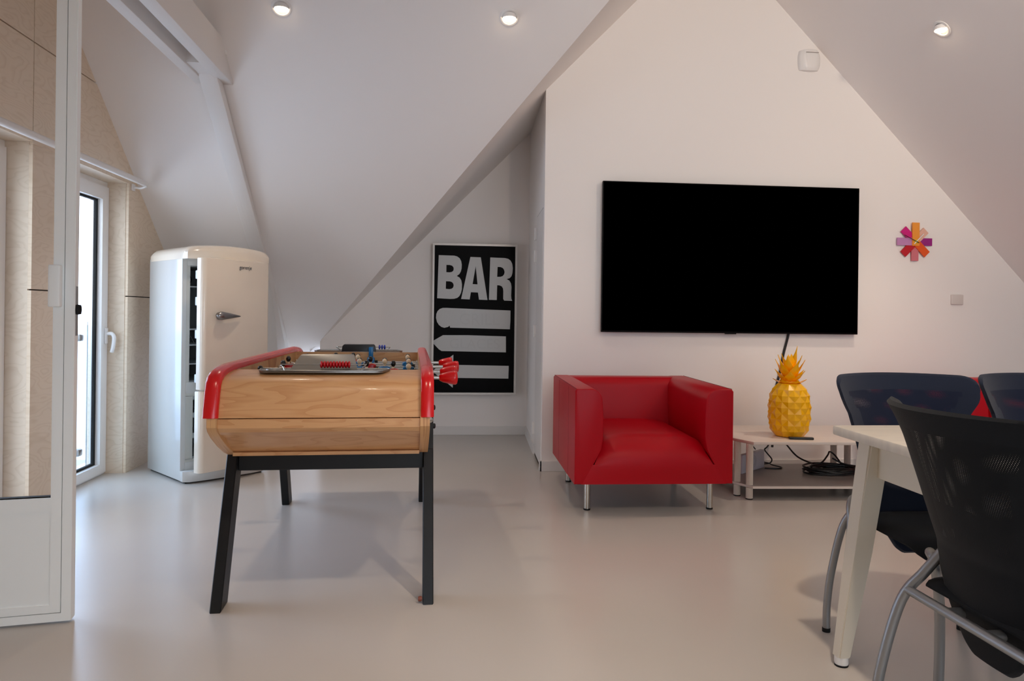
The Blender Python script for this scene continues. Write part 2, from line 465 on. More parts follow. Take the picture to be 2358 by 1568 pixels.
# painted roof timbers
b = B()
box(b, -1.487,1.2,2.433,-1.420,4.60,2.633, 0.006,2); box(b, -1.341,1.2,2.433,-1.263,4.60,2.633, 0.006,2)
box(b, -1.420,4.20,2.445,-1.341,4.60,2.62)
struct('beam_tie', b, M['beam'])
b = B()
pts = [(4.30,P2(4.30)-0.12),(5.2,P2(5.2)-0.075),(5.85,P2(5.85)-0.035),(6.7,P2(6.7)-0.055),(6.7,P2(6.7)+0.02),(4.30,P2(4.30)-0.02)]
prism(b, pts, 'x', -1.425, -1.318, 0.008, 2); struct('beam_rafter', b, M['beam'])
b = B()
prism(b, [(5.56,1.50),(5.651,1.386),(5.88,1.111),(6.02,0.765),(6.10,0.0),(6.46,0.0),(6.318,0.768),(5.955,1.149),(5.72,1.42)], 'x', -1.385, -1.302); struct('beam_brace', b, M['beam'])
jb = B(); box(jb, -1.29,4.375,2.555,-1.255,4.40,2.595,0.004,2)
tag(obj('junction_box', jb, M['pvcw']), 'tiny white junction box on the end of the painted tie beam', 'junction box')

# curtain rod along the birch wall
rd = thing('curtain_rod', 'white curtain rod running along the birch wall above the glazed doors', 'curtain rod', (-1.967,0,1.909))
b = B(); tube(b, [(0,1.6,0),(0,5.085,0)], 0.0185, 20); obj('pole', b, M['pvcw'], rd)
for y in (5.06,2.3):
    b = B(); tube(b, spline([(-0.088,y+0.04,-0.025),(-0.06,y+0.03,-0.024),(-0.03,y+0.012,-0.03),(0.0,y,-0.026),(0.014,y,-0.018)],5), 0.008, 10)
    box(b, -0.09,y+0.015,-0.045,-0.078,y+0.06,0.0,0.003,1)
    obj('bracket', b, M['pvcw'], rd)

# ------------------------------------------------------------------ open glazed door in the foreground
ud = place('door_4', (-1.255,2.652,0.0), (0,0,math.radians(10.2)))   # local -x runs to the hinges
W,Ht,TH = 0.92,2.55,0.046
b = B()
ring(b, 'y', 0, TH, (-W,0.008,0,Ht), (-W+0.030,0.036,-0.030,Ht-0.03))
bmesh.ops.bevel(b, geom=[e for e in b.edges if e.calc_length()>0.3 and abs(e.verts[0].co.x-e.verts[1].co.x)<1e-4 and abs(e.verts[0].co.x)<1e-4], offset=0.003, segments=2, affect='EDGES')
obj('outer_frame', b, M['doorp'], ud)
b = B()
i0,i1 = -0.0325,-W+0.0325
ring(b, 'y', 0.001, TH-0.004, (i1,0.0385,i0,0.4300), (i1+0.033,0.066,i0-0.033,0.386)); ring(b, 'y', 0.001, TH-0.004, (i1,0.4302,i0,Ht-0.033), (i1+0.033,0.4304,i0-0.033,Ht-0.07))
obj('leaf_frame', b, M['doorp'], ud)
b = B(); box(b, -0.0332,0.012,0.03,-0.0298,TH-0.012,Ht-0.03); box(b, i1,0.012,0.0355,i0,TH-0.012,0.0395); obj('frame_gap', b, M['gap'], ud)
b = B(); box(b, i0-0.032,0.006,0.064,i1+0.032,TH-0.01,0.388); obj('lower_panel', b, M['doorp'], ud)
b = B(); box(b, i0-0.032,0.020,0.429,i1+0.032,0.026,Ht-0.068); obj('glass_pane', b, M['glass'], ud, flat=True)
b = B(); box(b, i0-0.033,0.012,0.430,i1+0.033,0.034,0.4345); obj('glazing_strip', b, M['rubber'], ud)
b = B(); box(b, i0-0.004,-0.034,1.083,i0-0.040,0.0,1.226,0.005,3); obj('door_handle', b, M['doorp'], ud)
b = B(); box(b, 0.0,0.012,0.985,0.002,0.034,1.155)
obj('lock_plate', b, M['chrome'], ud)
b = B(); lathe(b, [(0,-0.018),(0.012,-0.016),(0.014,0),(0.012,0.016),(0,0.018)], (0.003,0.023,1.075), (0,0,1), 14); obj('roller_latch', b, M['rubber'], ud)

# ------------------------------------------------------------------ ceiling lamps
def downlight(loc, nrm, label, first=None):
    t = thing('ceiling_spotlight', label, 'ceiling light', loc, (0,0,0), 'recessed spotlights on the slopes')
    t.rotation_euler = Vector((0,0,-1)).rotation_difference(Vector(nrm)).to_euler()
    down = Vector((0,0,-1)); q = t.rotation_euler.to_matrix().inverted() @ down
    b = B(); lathe(b, [(0.040,-0.002),(0.041,0.004),(0.050,0.005),(0.055,0.003),(0.056,0.0),(0.052,-0.002)], (0,0,0), (0,0,-1), 32); obj('trim_ring', b, M['pvcw'], t)
    b = B(); lathe(b, [(0.0,-0.02),(0.036,-0.018),(0.040,-0.008),(0.0405,0.006),(0.037,0.007)], (0,0,0), q, 28)
    obj('lamp_head', b, M['pvcw'], t)
    b = B(); lathe(b, [(0.036,0.0),(0.0365,0.006),(0.030,0.010),(0.016,0.012),(0,0.0125)], q*0.004, q, 28); obj('lamp_bulb', b, M['bulb'], t)
    return t
n2 = Vector((0,-0.822,-1)).normalized(); nr = Vector((-1.026,0,-1)).normalized()
LAMPS = [((-0.903,4.165,P2(4.165)-0.001), n2, 'round recessed spotlight above the foosball table, leftmost of the lit lamps'),
         ((0.362,4.156,P2(4.156)-0.001), n2, 'round recessed spotlight on the left slope, between the armchair and the foosball table'),
         ((2.868,4.004,3.323-1.026*(2.868-2.323)-0.001), nr, 'round recessed spotlight on the right slope, above the colourful wall clock')]
for loc,n,l in LAMPS: downlight(loc, n, l)

def spot(loc, power, aim=None, angle=92, blend=0.85, rad=0.05, col=(1.0,0.81,0.63)):
    l = bpy.data.lights.new('spot_lamp','SPOT'); l.energy = power; l.spot_size = math.radians(angle); l.spot_blend = blend
    l.shadow_soft_size = rad; l.color = col
    o = bpy.data.objects.new('spot_lamp', l); COL.objects.link(o); o.location = loc
    d = (Vector(aim)-Vector(loc)) if aim else Vector((0,0,-1))
    o.rotation_euler = d.to_track_quat('-Z','Y').to_euler()
    return o
SP = 70
for (loc,n,l),k in zip(LAMPS, (0.7,0.45,1.0)):
    p = Vector(loc)+Vector((0,0,-0.06)); spot(p, SP*k, (p.x,p.y,0))
# unseen spots without fixtures, added to brighten the floor and, where tilted, the walls
for p,k,aim in (((2.87,2.3,2.70),0.9,(2.3,5.0,2.4)),((0.95,1.5,2.80),0.75,(1.7,5.0,2.9)),((1.1,1.3,2.95),2.4,(1.1,1.7,0)),
                ((2.87,0.6,2.70),1.4,(4.2,3.0,1.6)),((-0.3,1.5,2.55),0.7,(-0.3,1.5,0)),((2.6,-1.1,2.9),1.2,(2.4,-0.6,0))):
    spot(p, SP*k, aim)

# ------------------------------------------------------------------ foosball table
ft = thing('foosball_table', 'wooden foosball table with red rails and black splayed legs', 'foosball table', (-0.4135,2.7125,0), (0,0,math.radians(2.35)))
LY = 1.585; XL,XR = -0.387,0.373
def ny(y): return LY-y
def taper(bm, k=0.055):
    """the far end of the cabinet is a little narrower"""
    for v in bm.verts:
        if v.co.z > 0.45: v.co.x = 0.385+(v.co.x-0.385)*(1-k*max(0,v.co.y)/LY)
    return bm
low = [(-0.100,0.706),(-0.100,0.676),(-0.088,0.660),(-0.045,0.632),(0.04,0.588),(0.13,0.548),(0.185,0.530)]
rim = [(-0.096,0.71),(-0.074,0.79),(-0.058,0.826),(-0.02,0.845),(0.037,0.857),(0.12,0.865)]
side_prof = low + [(ny(y),z) for y,z in low[::-1]] + [(ny(y),z) for y,z in rim] + rim[::-1]
for nm,x0,x1 in (('side_panel',XL,XL+0.034),('side_panel',XR-0.034,XR)):
    b = B(); prism(b, side_prof, 'x', x0, x1); taper(b); obj(nm, b, M['beechd'], ft)
# red rails: capped strip following the top and the rounded ends
def rail(x0, x1):
    path = [(-0.102,0.708),(-0.098,0.735),(-0.079,0.795),(-0.066,0.828),(-0.046,0.848),(-0.012,0.862),(0.037,0.872),(0.12,0.879),(0.4,0.880)]
    path = path + [(ny(y),z) for y,z in path[::-1]]
    b = B(); sec = [(0.0,-0.008),(0.0,0.002),(0.006,0.008),(0.5,0.011)]
    rings = []
    for i,(y,z) in enumerate(path):
        a = path[max(0,i-1)]; c = path[min(len(path)-1,i+1)]
        t = Vector((c[0]-a[0],c[1]-a[1])).normalized(); n = Vector((-t.y,t.x))
        w = x1-x0
        ring = []
        for fx,o in ((0,-0.05),(0,-0.006),(0.004/w,-0.001),(0.012/w,0.002),(0.5,0.004),(1-0.012/w,0.002),(1-0.004/w,-0.001),(1,-0.006),(1,-0.022 if x1<0 else -0.05),):
            oo = o
            ring.append(b.verts.new((x0+w*fx, y+n.x*oo, z+n.y*oo)))
        rings.append(ring)
    for i in range(len(rings)-1):
        for k in range(len(rings[0])-1):
            b.faces.new([rings[i][k],rings[i][k+1],rings[i+1][k+1],rings[i+1][k]])
        b.faces.new([rings[i][-1],rings[i][0],rings[i+1][0],rings[i+1][-1]])
    b.faces.new(rings[0]); b.faces.new(rings[-1][::-1])
    bmesh.ops.recalc_face_normals(b, faces=b.faces)
    taper(b); obj('red_rail', b, M['redp'], ft, angle=50)
rail(-0.402,-0.352); rail(0.340,0.387)
# end boards, with the rounded-over top edge
end_top = [(-0.083,0.706),(-0.056,0.79),(-0.046,0.810),(-0.030,0.826),(-0.004,0.838),(0.05,0.848),(0.165,0.856),(0.165,0.72),(0.05,0.706)]
end_low = [(-0.090,0.703),(-0.090,0.672),(-0.076,0.656),(-0.05,0.642),(-0.03,0.642),(-0.03,0.703)]
end_rec = [(-0.032,0.645),(0.135,0.549),(0.15,0.56),(0.0,0.66)]
bot = [(0.122,0.549),(0.122,0.536),(ny(0.122),0.536),(ny(0.122),0.549)]
for f in (lambda y:y, ny):
    b = B(); prism(b, [(f(y),z) for y,z in end_top], 'x', XL+0.034, XR-0.034); taper(b); obj('end_board', b, M['beech'], ft, angle=25)
    b = B(); prism(b, [(f(y),z) for y,z in end_low], 'x', XL+0.034, XR-0.034); taper(b); obj('end_strip', b, M['beech'], ft, angle=20)
    b = B(); prism(b, [(f(y),z) for y,z in end_rec], 'x', XL+0.034, XR-0.034); taper(b); obj('sloped_panel', b, M['beech'], ft, angle=20)
b = B(); prism(b, bot, 'x', XL+0.034, XR-0.034); taper(b); obj('bottom_board', b, M['beech'], ft)
b = B(); box(b, XL+0.034,0.165,0.735,XR-0.034,ny(0.165),0.742); taper(b); obj('playfield', b, M['pitch'], ft)
# legs
for fy in (lambda y:y, ny):
    for sx in (-1,1):
        xo = -0.3965 if sx<0 else 0.397
        xi = xo - sx*0.040; xw = (XL if sx<0 else XR)
        b = B()
        prism(b, [(fy(0.0),0.0),(fy(0.1),0.0),(fy(0.335),0.532),(fy(0.235),0.532)], 'x', xo, xi, 0.003, 1)
        if sx>0: prism(b, [(fy(0.235),0.5),(fy(0.335),0.5),(fy(0.425),0.70),(fy(0.31),0.70)], 'x', xo, xw-0.0)
        lg = obj('leg', b, M['black'], ft)
        if sx>0:
            for yy,zz in ((0.345,0.685),(0.30,0.615)):
                b = B(); lathe(b, [(0.011,0),(0.011,0.007),(0.006,0.010),(0,0.010)], (xo,fy(yy),zz), (1,0,0), 14); obj('bolt', b, M['black'], lg)
    b = B(); box(b, -0.357,fy(0.245),0.455, 0.358,fy(0.30),0.526, 0.003,1); obj('crossbar', b, M['black'], ft)
b = B(); lathe(b, [(0.0,-0.008),(0.008,-0.007),(0.010,0.0),(0.008,0.007),(0,0.008)], (0.348,0.02,0.016), (1,0,0), 14); obj('levelling_knob', b, M['knob'], ft)
b = B(); lathe(b, [(0.012,0),(0.010,0.008),(0.004,0.014),(0,0.014)], (XR,-0.01,0.685), (1,0,0), 14); obj('steel_stud', b, M['steel'], ft)

# players
def player(red, up=False):
    b = B(); s = -1 if up else 1
    box(b, -0.012,-0.008,-0.085,0.012,0.010,-0.02,0.004,2, mi=0)                # legs block
    box(b, -0.020,-0.011,-0.03,0.020,0.011,0.026,0.007,3, mi=0)                 # shirt
    ball(b, (-0.017,0,0.014), 0.011, 10, 0); ball(b, (0.017,0,0.014), 0.011, 10, 0)
    lathe(b, [(0.007,0.02),(0.006,0.034)], (0,0,0), (0,0,1), 10, 1)             # neck
    ball(b, (0,0,0.048), 0.0125, 14, 2 if red else 1, (0.92,1.0,1.18))          # head
    if not red:
        ball(b, (0,0.0035,0.052), 0.0128, 14, 2, (0.95,0.95,1.05))              # hair
    else:
        box(b, -0.006,-0.013,-0.012,0.006,-0.009,-0.002,0.001,1, mi=2)
    if up:
        for v in b.verts: v.co.z = -v.co.z; v.co.y = -v.co.y
        for f in b.faces: f.normal_flip()
    me = bpy.data.meshes.new('player'); b.to_mesh(me); b.free()
    for mm in (M['shirtr'] if red else M['shirtb'], M['skin'], M['hair']): me.materials.append(mm)
    me.shade_smooth(); me.set_sharp_from_angle(angle=math.radians(40))
    return me
ME_R, ME_B, ME_U = player(True), player(False), player(False, True)
RODS = [(0.28,'r',[-0.285,0.0]),(0.45,'b',[0.294,0.0]),(0.62,'r',[0.225,0.107,-0.01,-0.135,-0.255]),(0.765,'b',[0.293,0.182,0.066,-0.05,-0.165]),
        (0.93,'r',[0.108,-0.087,-0.282]),(1.09,'b',[0.287,0.036,-0.215]),(1.25,'r',[-0.09,0.0]),(1.40,'b',[0.085])]
HX = {1:(0.425,0.502),3:(0.440,0.520),5:(0.468,0.548),7:(0.458,0.532)}
for i,(y,c,xs) in enumerate(RODS):
    right = c=='b'
    k = 1-0.055*y/LY
    fx = lambda x: 0.385+(x-0.385)*k
    b = B(); x1 = HX[i][0]+0.01 if right else 0.352; x0 = -0.36 if right else (-0.43 if y>0.9 else -0.386)
    tube(b, [(x0,y,0.80),(x1,y,0.80)], 0.0078, 12)
    rod = obj('rod', b, M['steel'], ft)
    for x in xs:
        p = bpy.data.objects.new('player', ME_U if (i==7) else (ME_R if c=='r' else ME_B)); COL.objects.link(p)
        p.location = (x,y,0.80); p.parent = rod; p['label'] = 'red foosball player with a black head' if c=='r' else 'blue foosball player with a pale face'
        b = B(); lathe(b, [(0.0125,0),(0.0125,0.016)], (x+0.021,y,0.80), (1,0,0), 14); obj('collar', b, M['rubber'], rod)
    for xs_,sg in ((fx(-0.350),1),(0.338,-1)):
        b = B(); tube(b, spline([(xs_+sg*(0.004+0.0035*t), y+0.011*math.cos(t*1.57), 0.80+0.011*math.sin(t*1.57)) for t in range(0,17)],2), 0.0016, 6)
        lathe(b, [(0.018,0),(0.018,0.003),(0.010,0.004),(0.010,0.012)], (xs_,y,0.80), (sg,0,0), 14)
        obj('spring', b, M['steel'], rod)
    if right:
        hx0,hx1 = HX[i]; L_ = hx1-hx0
        b = B(); lathe(b, [(0.0,0.0),(0.010,0.0),(0.014,0.004),(0.020,0.016),(0.0265,0.042),(0.0305,L_-0.014),(0.0300,L_-0.005),(0.026,L_),(0.012,L_+0.003),(0,L_+0.003)], (hx0,y,0.80), (1,0,0), 24)
        obj('handle', b, M['redp'], rod, angle=60)
    elif y > 0.9:
        b = B(); lathe(b, [(0.0,0.0),(0.012,0.0),(0.020,0.016),(0.0265,0.042),(0.030,0.06),(0.026,0.075),(0,0.078)], (x0,y,0.80), (-1,0,0), 24)
        obj('handle', b, M['redp'], rod, angle=60)

# score trays at both ends
def tray(far):
    f = ny if far else (lambda y:y)
    sx = -1 if far else 1
    xm = 0.015 if far else -0.015
    zt = 0.857
    b = B()
    out = [(-0.228,0.045),(-0.205,0.030),(0.195,0.030),(0.215,0.042),(0.240,0.135),(0.228,0.150),(-0.226,0.150),(-0.240,0.135)]
    prism(b, [(xm+x,f(y)) for x,y in out], 'z', zt-0.004, zt+0.003, 0.002, 1)
    rimp = [(xm+x,f(y),zt+0.004) for x,y in out]
    tube(b, rimp, 0.0025, 8, closed=True)
    for cx in (-0.185,0.165): lathe(b, [(0.030,0.0),(0.028,0.003),(0.020,0.003),(0.014,0.0),(0,-0.001)], (xm+cx,f(0.10),zt+0.003), (0,0,1), 24)
    t = obj('score_tray', b, M['alu'], ft, angle=40); t['label'] = 'far aluminium score tray' if far else 'near aluminium score tray'
    b = B()
    if far:
        prism(b, [(xm-0.090,0.832),(xm-0.093,0.862),(xm-0.088,0.889),(xm-0.080,0.897),(xm+0.080,0.897),(xm+0.088,0.889),(xm+0.093,0.862),(xm+0.090,0.832)], 'y', f(0.085), f(0.155), 0.003, 2)
        o = obj('goal_cover', b, M['blackp'], ft)
        b = B(); box(b, xm-0.088,f(0.158),0.828,xm+0.088,f(0.156),0.858); obj('cover_plate', b, M['steel'], ft)
    else:
        prism(b, [(xm-0.128,zt+0.002),(xm+0.120,zt+0.002),(xm+0.104,zt+0.053),(xm+0.098,zt+0.058),(xm-0.092,zt+0.058),(xm-0.100,zt+0.053)], 'y', 0.165, 0.170)
        for v in b.verts: v.co.y -= (1-(v.co.z-zt)/0.058)*0.085
        o = obj('goal_cover', b, M['alu'], ft)
    b = B(); yb = f(0.085) if not far else f(0.10); zw = zt+0.024
    w0,w1 = (xm-0.158,xm+0.150) if not far else (xm-0.125,xm+0.170)
    tube(b, spline([(w0+0.018,yb+(-0.03 if not far else 0.03),zt+0.002),(w0+0.010,yb-0.012 if not far else yb+0.012,zt+0.014),(w0,yb,zw-0.003),(w0+0.006,yb,zw),(w0+0.02,yb,zw),(w1-0.02,yb,zw),(w1-0.006,yb,zw),(w1,yb,zw-0.003),(w1-0.010,yb-0.012 if not far else yb+0.012,zt+0.014),(w1-0.018,yb+(-0.03 if not far else 0.03),zt+0.002)],5), 0.0022, 8)
    wire = obj('score_wire', b, M['steel'], ft)
    bd = B(); lathe(bd, [(0.003,-0.0056),(0.008,-0.0050),(0.0118,-0.0034),(0.0132,-0.0012),(0.0132,0.0012),(0.0118,0.0034),(0.008,0.0050),(0.003,0.0056)], (0,0,0), (1,0,0), 20)
    xs = [xm-0.012+k*0.0112*1.0 for k in range(10)] if not far else [xm+0.112+k*0.0145 for k in range(3)]
    first = None
    for x in xs:
        if first is None: first = obj('bead', bd, M['redbead'] if not far else M['bluebead'], wire, angle=60); o = first
        else:
            o = first.copy(); COL.objects.link(o)
        o.location = (x,yb,zw)
tray(False); tray(True)

# ------------------------------------------------------------------ fridge
fa = math.radians(41)
fr = thing('fridge', 'cream retro fridge standing slightly open in the corner by the glazed door', 'fridge', (-1.605,4.732,0), (0,0,fa))
FW,FD = 0.545,0.53
b = B()   # cabinet: left side, right side, back, divider, floor and ceiling of the two compartments
box(b, 0,0.0045,0.012,0.040,FD,1.412,0.006,2); box(b, FW-0.04,0.0045,0.012,FW,FD,1.415,0.006,2); box(b, 0.02,FD-0.04,0.075,FW-0.02,FD,1.415)
box(b, 0.03,0.0,1.355,FW-0.03,FD-0.03,1.415); box(b, 0.03,0.0,0.075,FW-0.03,FD-0.03,0.125); box(b, 0.03,0.0,0.555,FW-0.03,FD-0.03,0.625)
obj('cabinet', b, M['fridgew'], fr)
b = B()   # liner
for z0,z1,bx in ((0.625,1.355,0.048),(0.145,0.535,0.075)):
    box(b, bx,0.03,z0,bx+0.006,FD-0.05,z1); box(b, FW-bx-0.006,0.03,z0,FW-bx,FD-0.05,z1); box(b, bx,FD-0.06,z0,FW-bx,FD-0.05,z1)
    box(b, bx,0.03,z1-0.006,FW-bx,FD-0.05,z1); box(b, bx,0.03,z0,FW-bx,FD-0.05,z0+0.006)
obj('liner', b, M['cavity'], fr)
b = B()
for z0,z1,bx in ((0.125,0.145,0.03),(0.535,0.555,0.03)): box(b, bx,0.004,z0,FW-bx,0.03,z1)
box(b, 0.03,0.004,0.14,0.076,0.03,0.54); box(b, FW-0.076,0.004,0.14,FW-0.03,0.03,0.54)
box(b, 0.028,0.004,0.62,0.050,0.03,1.36); box(b, FW-0.050,0.004,0.62,FW-0.028,0.03,1.36)
obj('door_surround', b, M['gasket'], fr)
for z in (0.735,0.855,0.955,1.225):
    b = B(); box(b, 0.052,0.05,z-0.004,FW-0.052,FD-0.065,z+0.004,0.001,1); obj('shelf', b, M['shelf'], fr)
for z in (0.265,0.395,0.51):
    b = B(); box(b, 0.08,0.06,z-0.005,FW-0.08,FD-0.07,z+0.005,0.002,1); box(b, 0.08,0.055,z-0.002,FW-0.08,0.065,z+0.03,0.003,1); obj('freezer_shelf', b, M['shelf'], fr)
b = B(); lathe(b, [(0.052,0),(0.052,0.012),(0.040,0.016),(0,0.016)], (0.20,FD-0.06,1.285), (0,-1,0), 28)
fan = obj('fan_cover', b, M['cavity'], fr)
b = B()
for r in (0.044,0.032,0.02): tube(b, [(0.20+r*math.cos(t*PI/12),FD-0.078,1.285+r*math.sin(t*PI/12)) for t in range(24)], 0.003, 6, closed=True)
obj('fan_grille', b, M['rubber'], fan)
b = B()
for s in range(4):
    x = 0.10+s*0.08
    tube(b, spline([(x-0.03,0.12,0.862),(x,0.12,0.91),(x+0.03,0.12,0.862)],5), 0.002, 6)
tube(b, [(0.07,0.12,0.864),(0.42,0.12,0.864)], 0.002, 6); obj('bottle_rack', b, M['steel'], fr)
# domed lid
b = B()
nx,nyy = 22,14
def lid(u,v,z):
    x = -0.004+(FW+0.008)*u; y0 = -0.062-0.020*math.sin(PI*u); y = y0+(FD+0.002-y0)*v
    return x,y
rows = []
prof = [(0.0,1.395),(0.0,1.428),(0.008,1.448),(0.024,1.463),(0.052,1.471)]
def lidpt(a, inset, z):   # a walks round the outline
    cx,cy = FW/2,(FD-0.07)/2
    hw,hd = FW/2+0.004, (FD+0.075)/2
    r = 0.05
    # superellipse footprint
    c,s = math.cos(a),math.sin(a); n = 26.0
    k = (abs(c)**n+abs(s)**n)**(-1/n)
    x = cx+c*k*(hw-inset); y = cy+s*k*(hd-inset)
    if s < 0: y -= 0.018*math.cos(min(1,abs(x-cx)/hw)*PI/2)*abs(s*k)
    crown = 0.020*(1-min(1,abs(x-cx)/hw)**2)*min(1.0,(z-1.395)/0.05)
    return (x,y,z+crown)
NA = 72
for ins,z in prof: rows.append([b.verts.new(lidpt(2*PI*k/NA, ins, z)) for k in range(NA)])
for f_ in (0.8,0.55,0.3): rows.append([b.verts.new(((lambda p:(FW/2+(p[0]-FW/2)*f_, (FD-0.07)/2+(p[1]-(FD-0.07)/2)*f_, 1.472+0.020*(1-(abs(p[0]-FW/2)*f_/(FW/2))**2)))(lidpt(2*PI*k/NA,0.052,1.471)))) for k in range(NA)])
for i in range(len(rows)-1):
    for k in range(NA): b.faces.new([rows[i][k],rows[i][(k+1)%NA],rows[i+1][(k+1)%NA],rows[i+1][k]])
b.faces.new(rows[-1]); b.faces.new(rows[0][::-1])
bmesh.ops.recalc_face_normals(b, faces=b.faces)
obj('domed_top', b, M['fridge'], fr, angle=50)
b = B(); prism(b, [(0.0,0.004),(0.0,-0.035),(0.03,-0.062),(0.12,-0.075),(FW-0.12,-0.075),(FW-0.03,-0.062),(FW,-0.035),(FW,0.004)], 'z', 0.010, 0.078, 0.006, 2); obj('plinth', b, M['fridgew'], fr)
b = B(); box(b, 0.02,-0.03,0.0,FW-0.02,FD-0.01,0.012); obj('base', b, M['rubber'], fr)
# doors, hinged on the right, swung slightly open
def fdoor(z0, z1, op):
    hx = FW-0.002
    piv = bpy.data.objects.new('fridge_door', None)
    w = FW-0.004
    def outline():
        o = [(0.0,0.0),(-w,0.0)]
        n = 10
        for k in range(n+1):                       # rounded free edge
            a = PI-PI/2*k/n
            o.append((-w+0.030+0.030*math.cos(a), -0.026-0.030*math.sin(a)))
        for k in range(1,12): 
            t = k/12; o.append((-w+0.03+(w-0.06)*t, -0.056-0.018*math.sin(PI*t)))
        for k in range(n+1):
            a = PI/2-PI/2*k/n
            o.append((-0.03+0.030*math.cos(a), -0.026-0.030*math.sin(a)))
        return o
    b = B(); prism(b, outline(), 'z', z0, z1, 0.006, 2)
    d = obj('fridge_door', b, M['fridge'], fr, angle=40)
    d.location = (hx,-0.004,0); d.rotation_euler = (0,0,math.radians(op))
    return d,w
d1,w = fdoor(0.590,1.398,16.5)
d1['label'] = 'upper fridge door with lever handle'
for z in (0.655,0.93,1.135,1.30):
    b = B(); box(b, -w+0.055,0.0,z-0.03,-0.06,0.085,z+0.025,0.006,2); obj('door_shelf', b, M['shelf'], d1)
b = B(); box(b, -w+0.03,0.0,0.62,-0.03,0.012,1.37,0.004,2); obj('door_gasket', b, M['gasket'], d1)
# lever handle: a chrome teardrop
b = B(); hz = 1.043
hx0 = -w+0.062
N_=14; rr=[]; pp=[]
for k in range(N_+1):
    t=k/N_; pp.append((hx0+0.195*t, -0.098-0.012*math.sin(PI*t)+0.014*t, hz+0.002-0.004*t))
    rr.append(0.026*(math.sqrt(max(0,1-(1-t/0.22)**2)) if t<0.22 else 1-((t-0.22)/0.78)*0.86))
tube(b, pp, 0.02, 18, rad=[max(0.002,q) for q in rr])
for v in b.verts: v.co.y = -0.100+(v.co.y+0.100)*0.75
lathe(b, [(0.024,0),(0.022,0.02),(0.018,0.032)], (hx0+0.05,-0.062,hz), (0,-1,0), 20)
obj('lever_handle', b, M['chrome'], d1, angle=60)
def text_mesh(name, s, size, m, parent, loc, rot, ext=0.0008):
    cu = bpy.data.curves.new(name, 'FONT'); cu.body = s; cu.size = size; cu.extrude = ext; cu.align_x = 'CENTER'; cu.align_y = 'CENTER'
    t = bpy.data.objects.new(name+'_curve', cu); COL.objects.link(t)
    dg = bpy.context.evaluated_depsgraph_get(); me = bpy.data.meshes.new_from_object(t.evaluated_get(dg))
    bpy.data.objects.remove(t)
    me.materials.clear(); me.materials.append(m)
    o = bpy.data.objects.new(name, me); COL.objects.link(o); o.parent = parent; o.location = loc; o.rotation_euler = rot
    return o
text_mesh('lettering', 'gorenje', 0.034, M['chrome'], d1, (-0.232,-0.0752,1.352), (PI/2,0,math.radians(1.5)))
d2,w = fdoor(0.082,0.583,15.5)
d2['label'] = 'lower freezer door'
b = B(); box(b, -w+0.03,0.0,0.11,-0.03,0.012,0.56,0.004,2); obj('door_gasket', b, M['gasket'], d2)

# ------------------------------------------------------------------ BAR sign
def sg(px, py):   # position read off the sign face, in metres
    return (-0.0910+(px-140)/790*0.750, 1.684-(py-90)/1390*1.318)
YS = 6.44
sn = thing('bar_sign', 'tall black sign reading BAR above grey arrows, hung in the recess', 'sign', (0,YS,0))
SX0,SX1,SZ0,SZ1 = -0.084,0.657,0.366,1.686
YF = 0.0
b = B(); box(b, SX0+0.012,0.004,SZ0+0.012,SX1-0.012,0.06,SZ1-0.012); obj('sign_face', b, M['sblack'], sn)
b = B()
ring(b, 'y', -0.012, 0.078, (SX0,SZ0,SX1,SZ1), (SX0+0.017,SZ0+0.017,SX1-0.017,SZ1-0.017))
obj('sign_frame', b, M['sframe'], sn)
def rnd(pts, it=2):
    """soften the corners marked with a third value"""
    return pts
GL = {
 'B': ([(203,197),(345,199),(372,206),(395,222),(409,248),(415,280),(414,315),(407,345),(394,368),(370,387),(396,400),(412,425),(419,460),(419,505),(412,540),(398,570),(378,588),(350,597),(310,599),(193,594)],
       [[(274,285),(305,286),(325,291),(338,304),(342,322),(337,340),(324,350),(305,354),(274,353)], [(272,436),(308,437),(328,444),(340,458),(343,477),(337,495),(324,505),(303,509),(271,506)]]),
 'A': ([(494,208),(590,210),(657,604),(578,602),(568,536),(502,534),(492,601),(413,598)], [[(544,292),(563,461),(517,459)]]),
 'R': ([(678,209),(812,212),(845,219),(868,236),(883,265),(889,305),(886,350),(877,380),(860,398),(832,407),(858,421),(873,446),(879,480),(876,560),(879,590),(887,609),(812,607),(803,592),(803,520),(800,495),(788,475),(768,467),(745,465),(743,603),(670,602)],
       [[(747,295),(775,296),(796,305),(808,322),(813,343),(808,364),(795,380),(775,387),(744,388)]]),
 'upper bar': ([(280,682),(872,699),(872,800),(868,873),(315,864),(311,845),(295,858),(262,866),(235,858),(212,840),(194,812),(184,775),(187,740),(198,713),(218,693),(245,683)], []),
 'middle arrow': ([(147,995),(250,934),(480,932),(832,940),(834,1088),(240,1080),(215,1065)], []),
 'lower arrow': ([(348,1113),(348,1207),(862,1214),(860,1332),(348,1327),(346,1418),(270,1355),(160,1272),(160,1262)], []),
}
for k,(o_,h_) in GL.items():
    b = B(); plate(b, [sg(*p) for p in o_], [[sg(*p) for p in h] for h in h_], 'y', 0.0025, 0.0045)
    if len(k)==1:
        t = obj('letter', b, M['sgrey'], sn, flat=True); t['label'] = 'grey letter '+k
    else:
        t = obj('arrow', b, M['sgrey'], sn, flat=True); t['label'] = 'grey '+k

for s_,zc,xc,sz in (('GRILL',1.022,0.330,0.140),('GLACES',0.806,0.290,0.125)):
    o = text_mesh('faint_lettering', s_, sz, M['sghost'], sn, (xc,0.0022,zc), (PI/2,0,0), 0.0004)
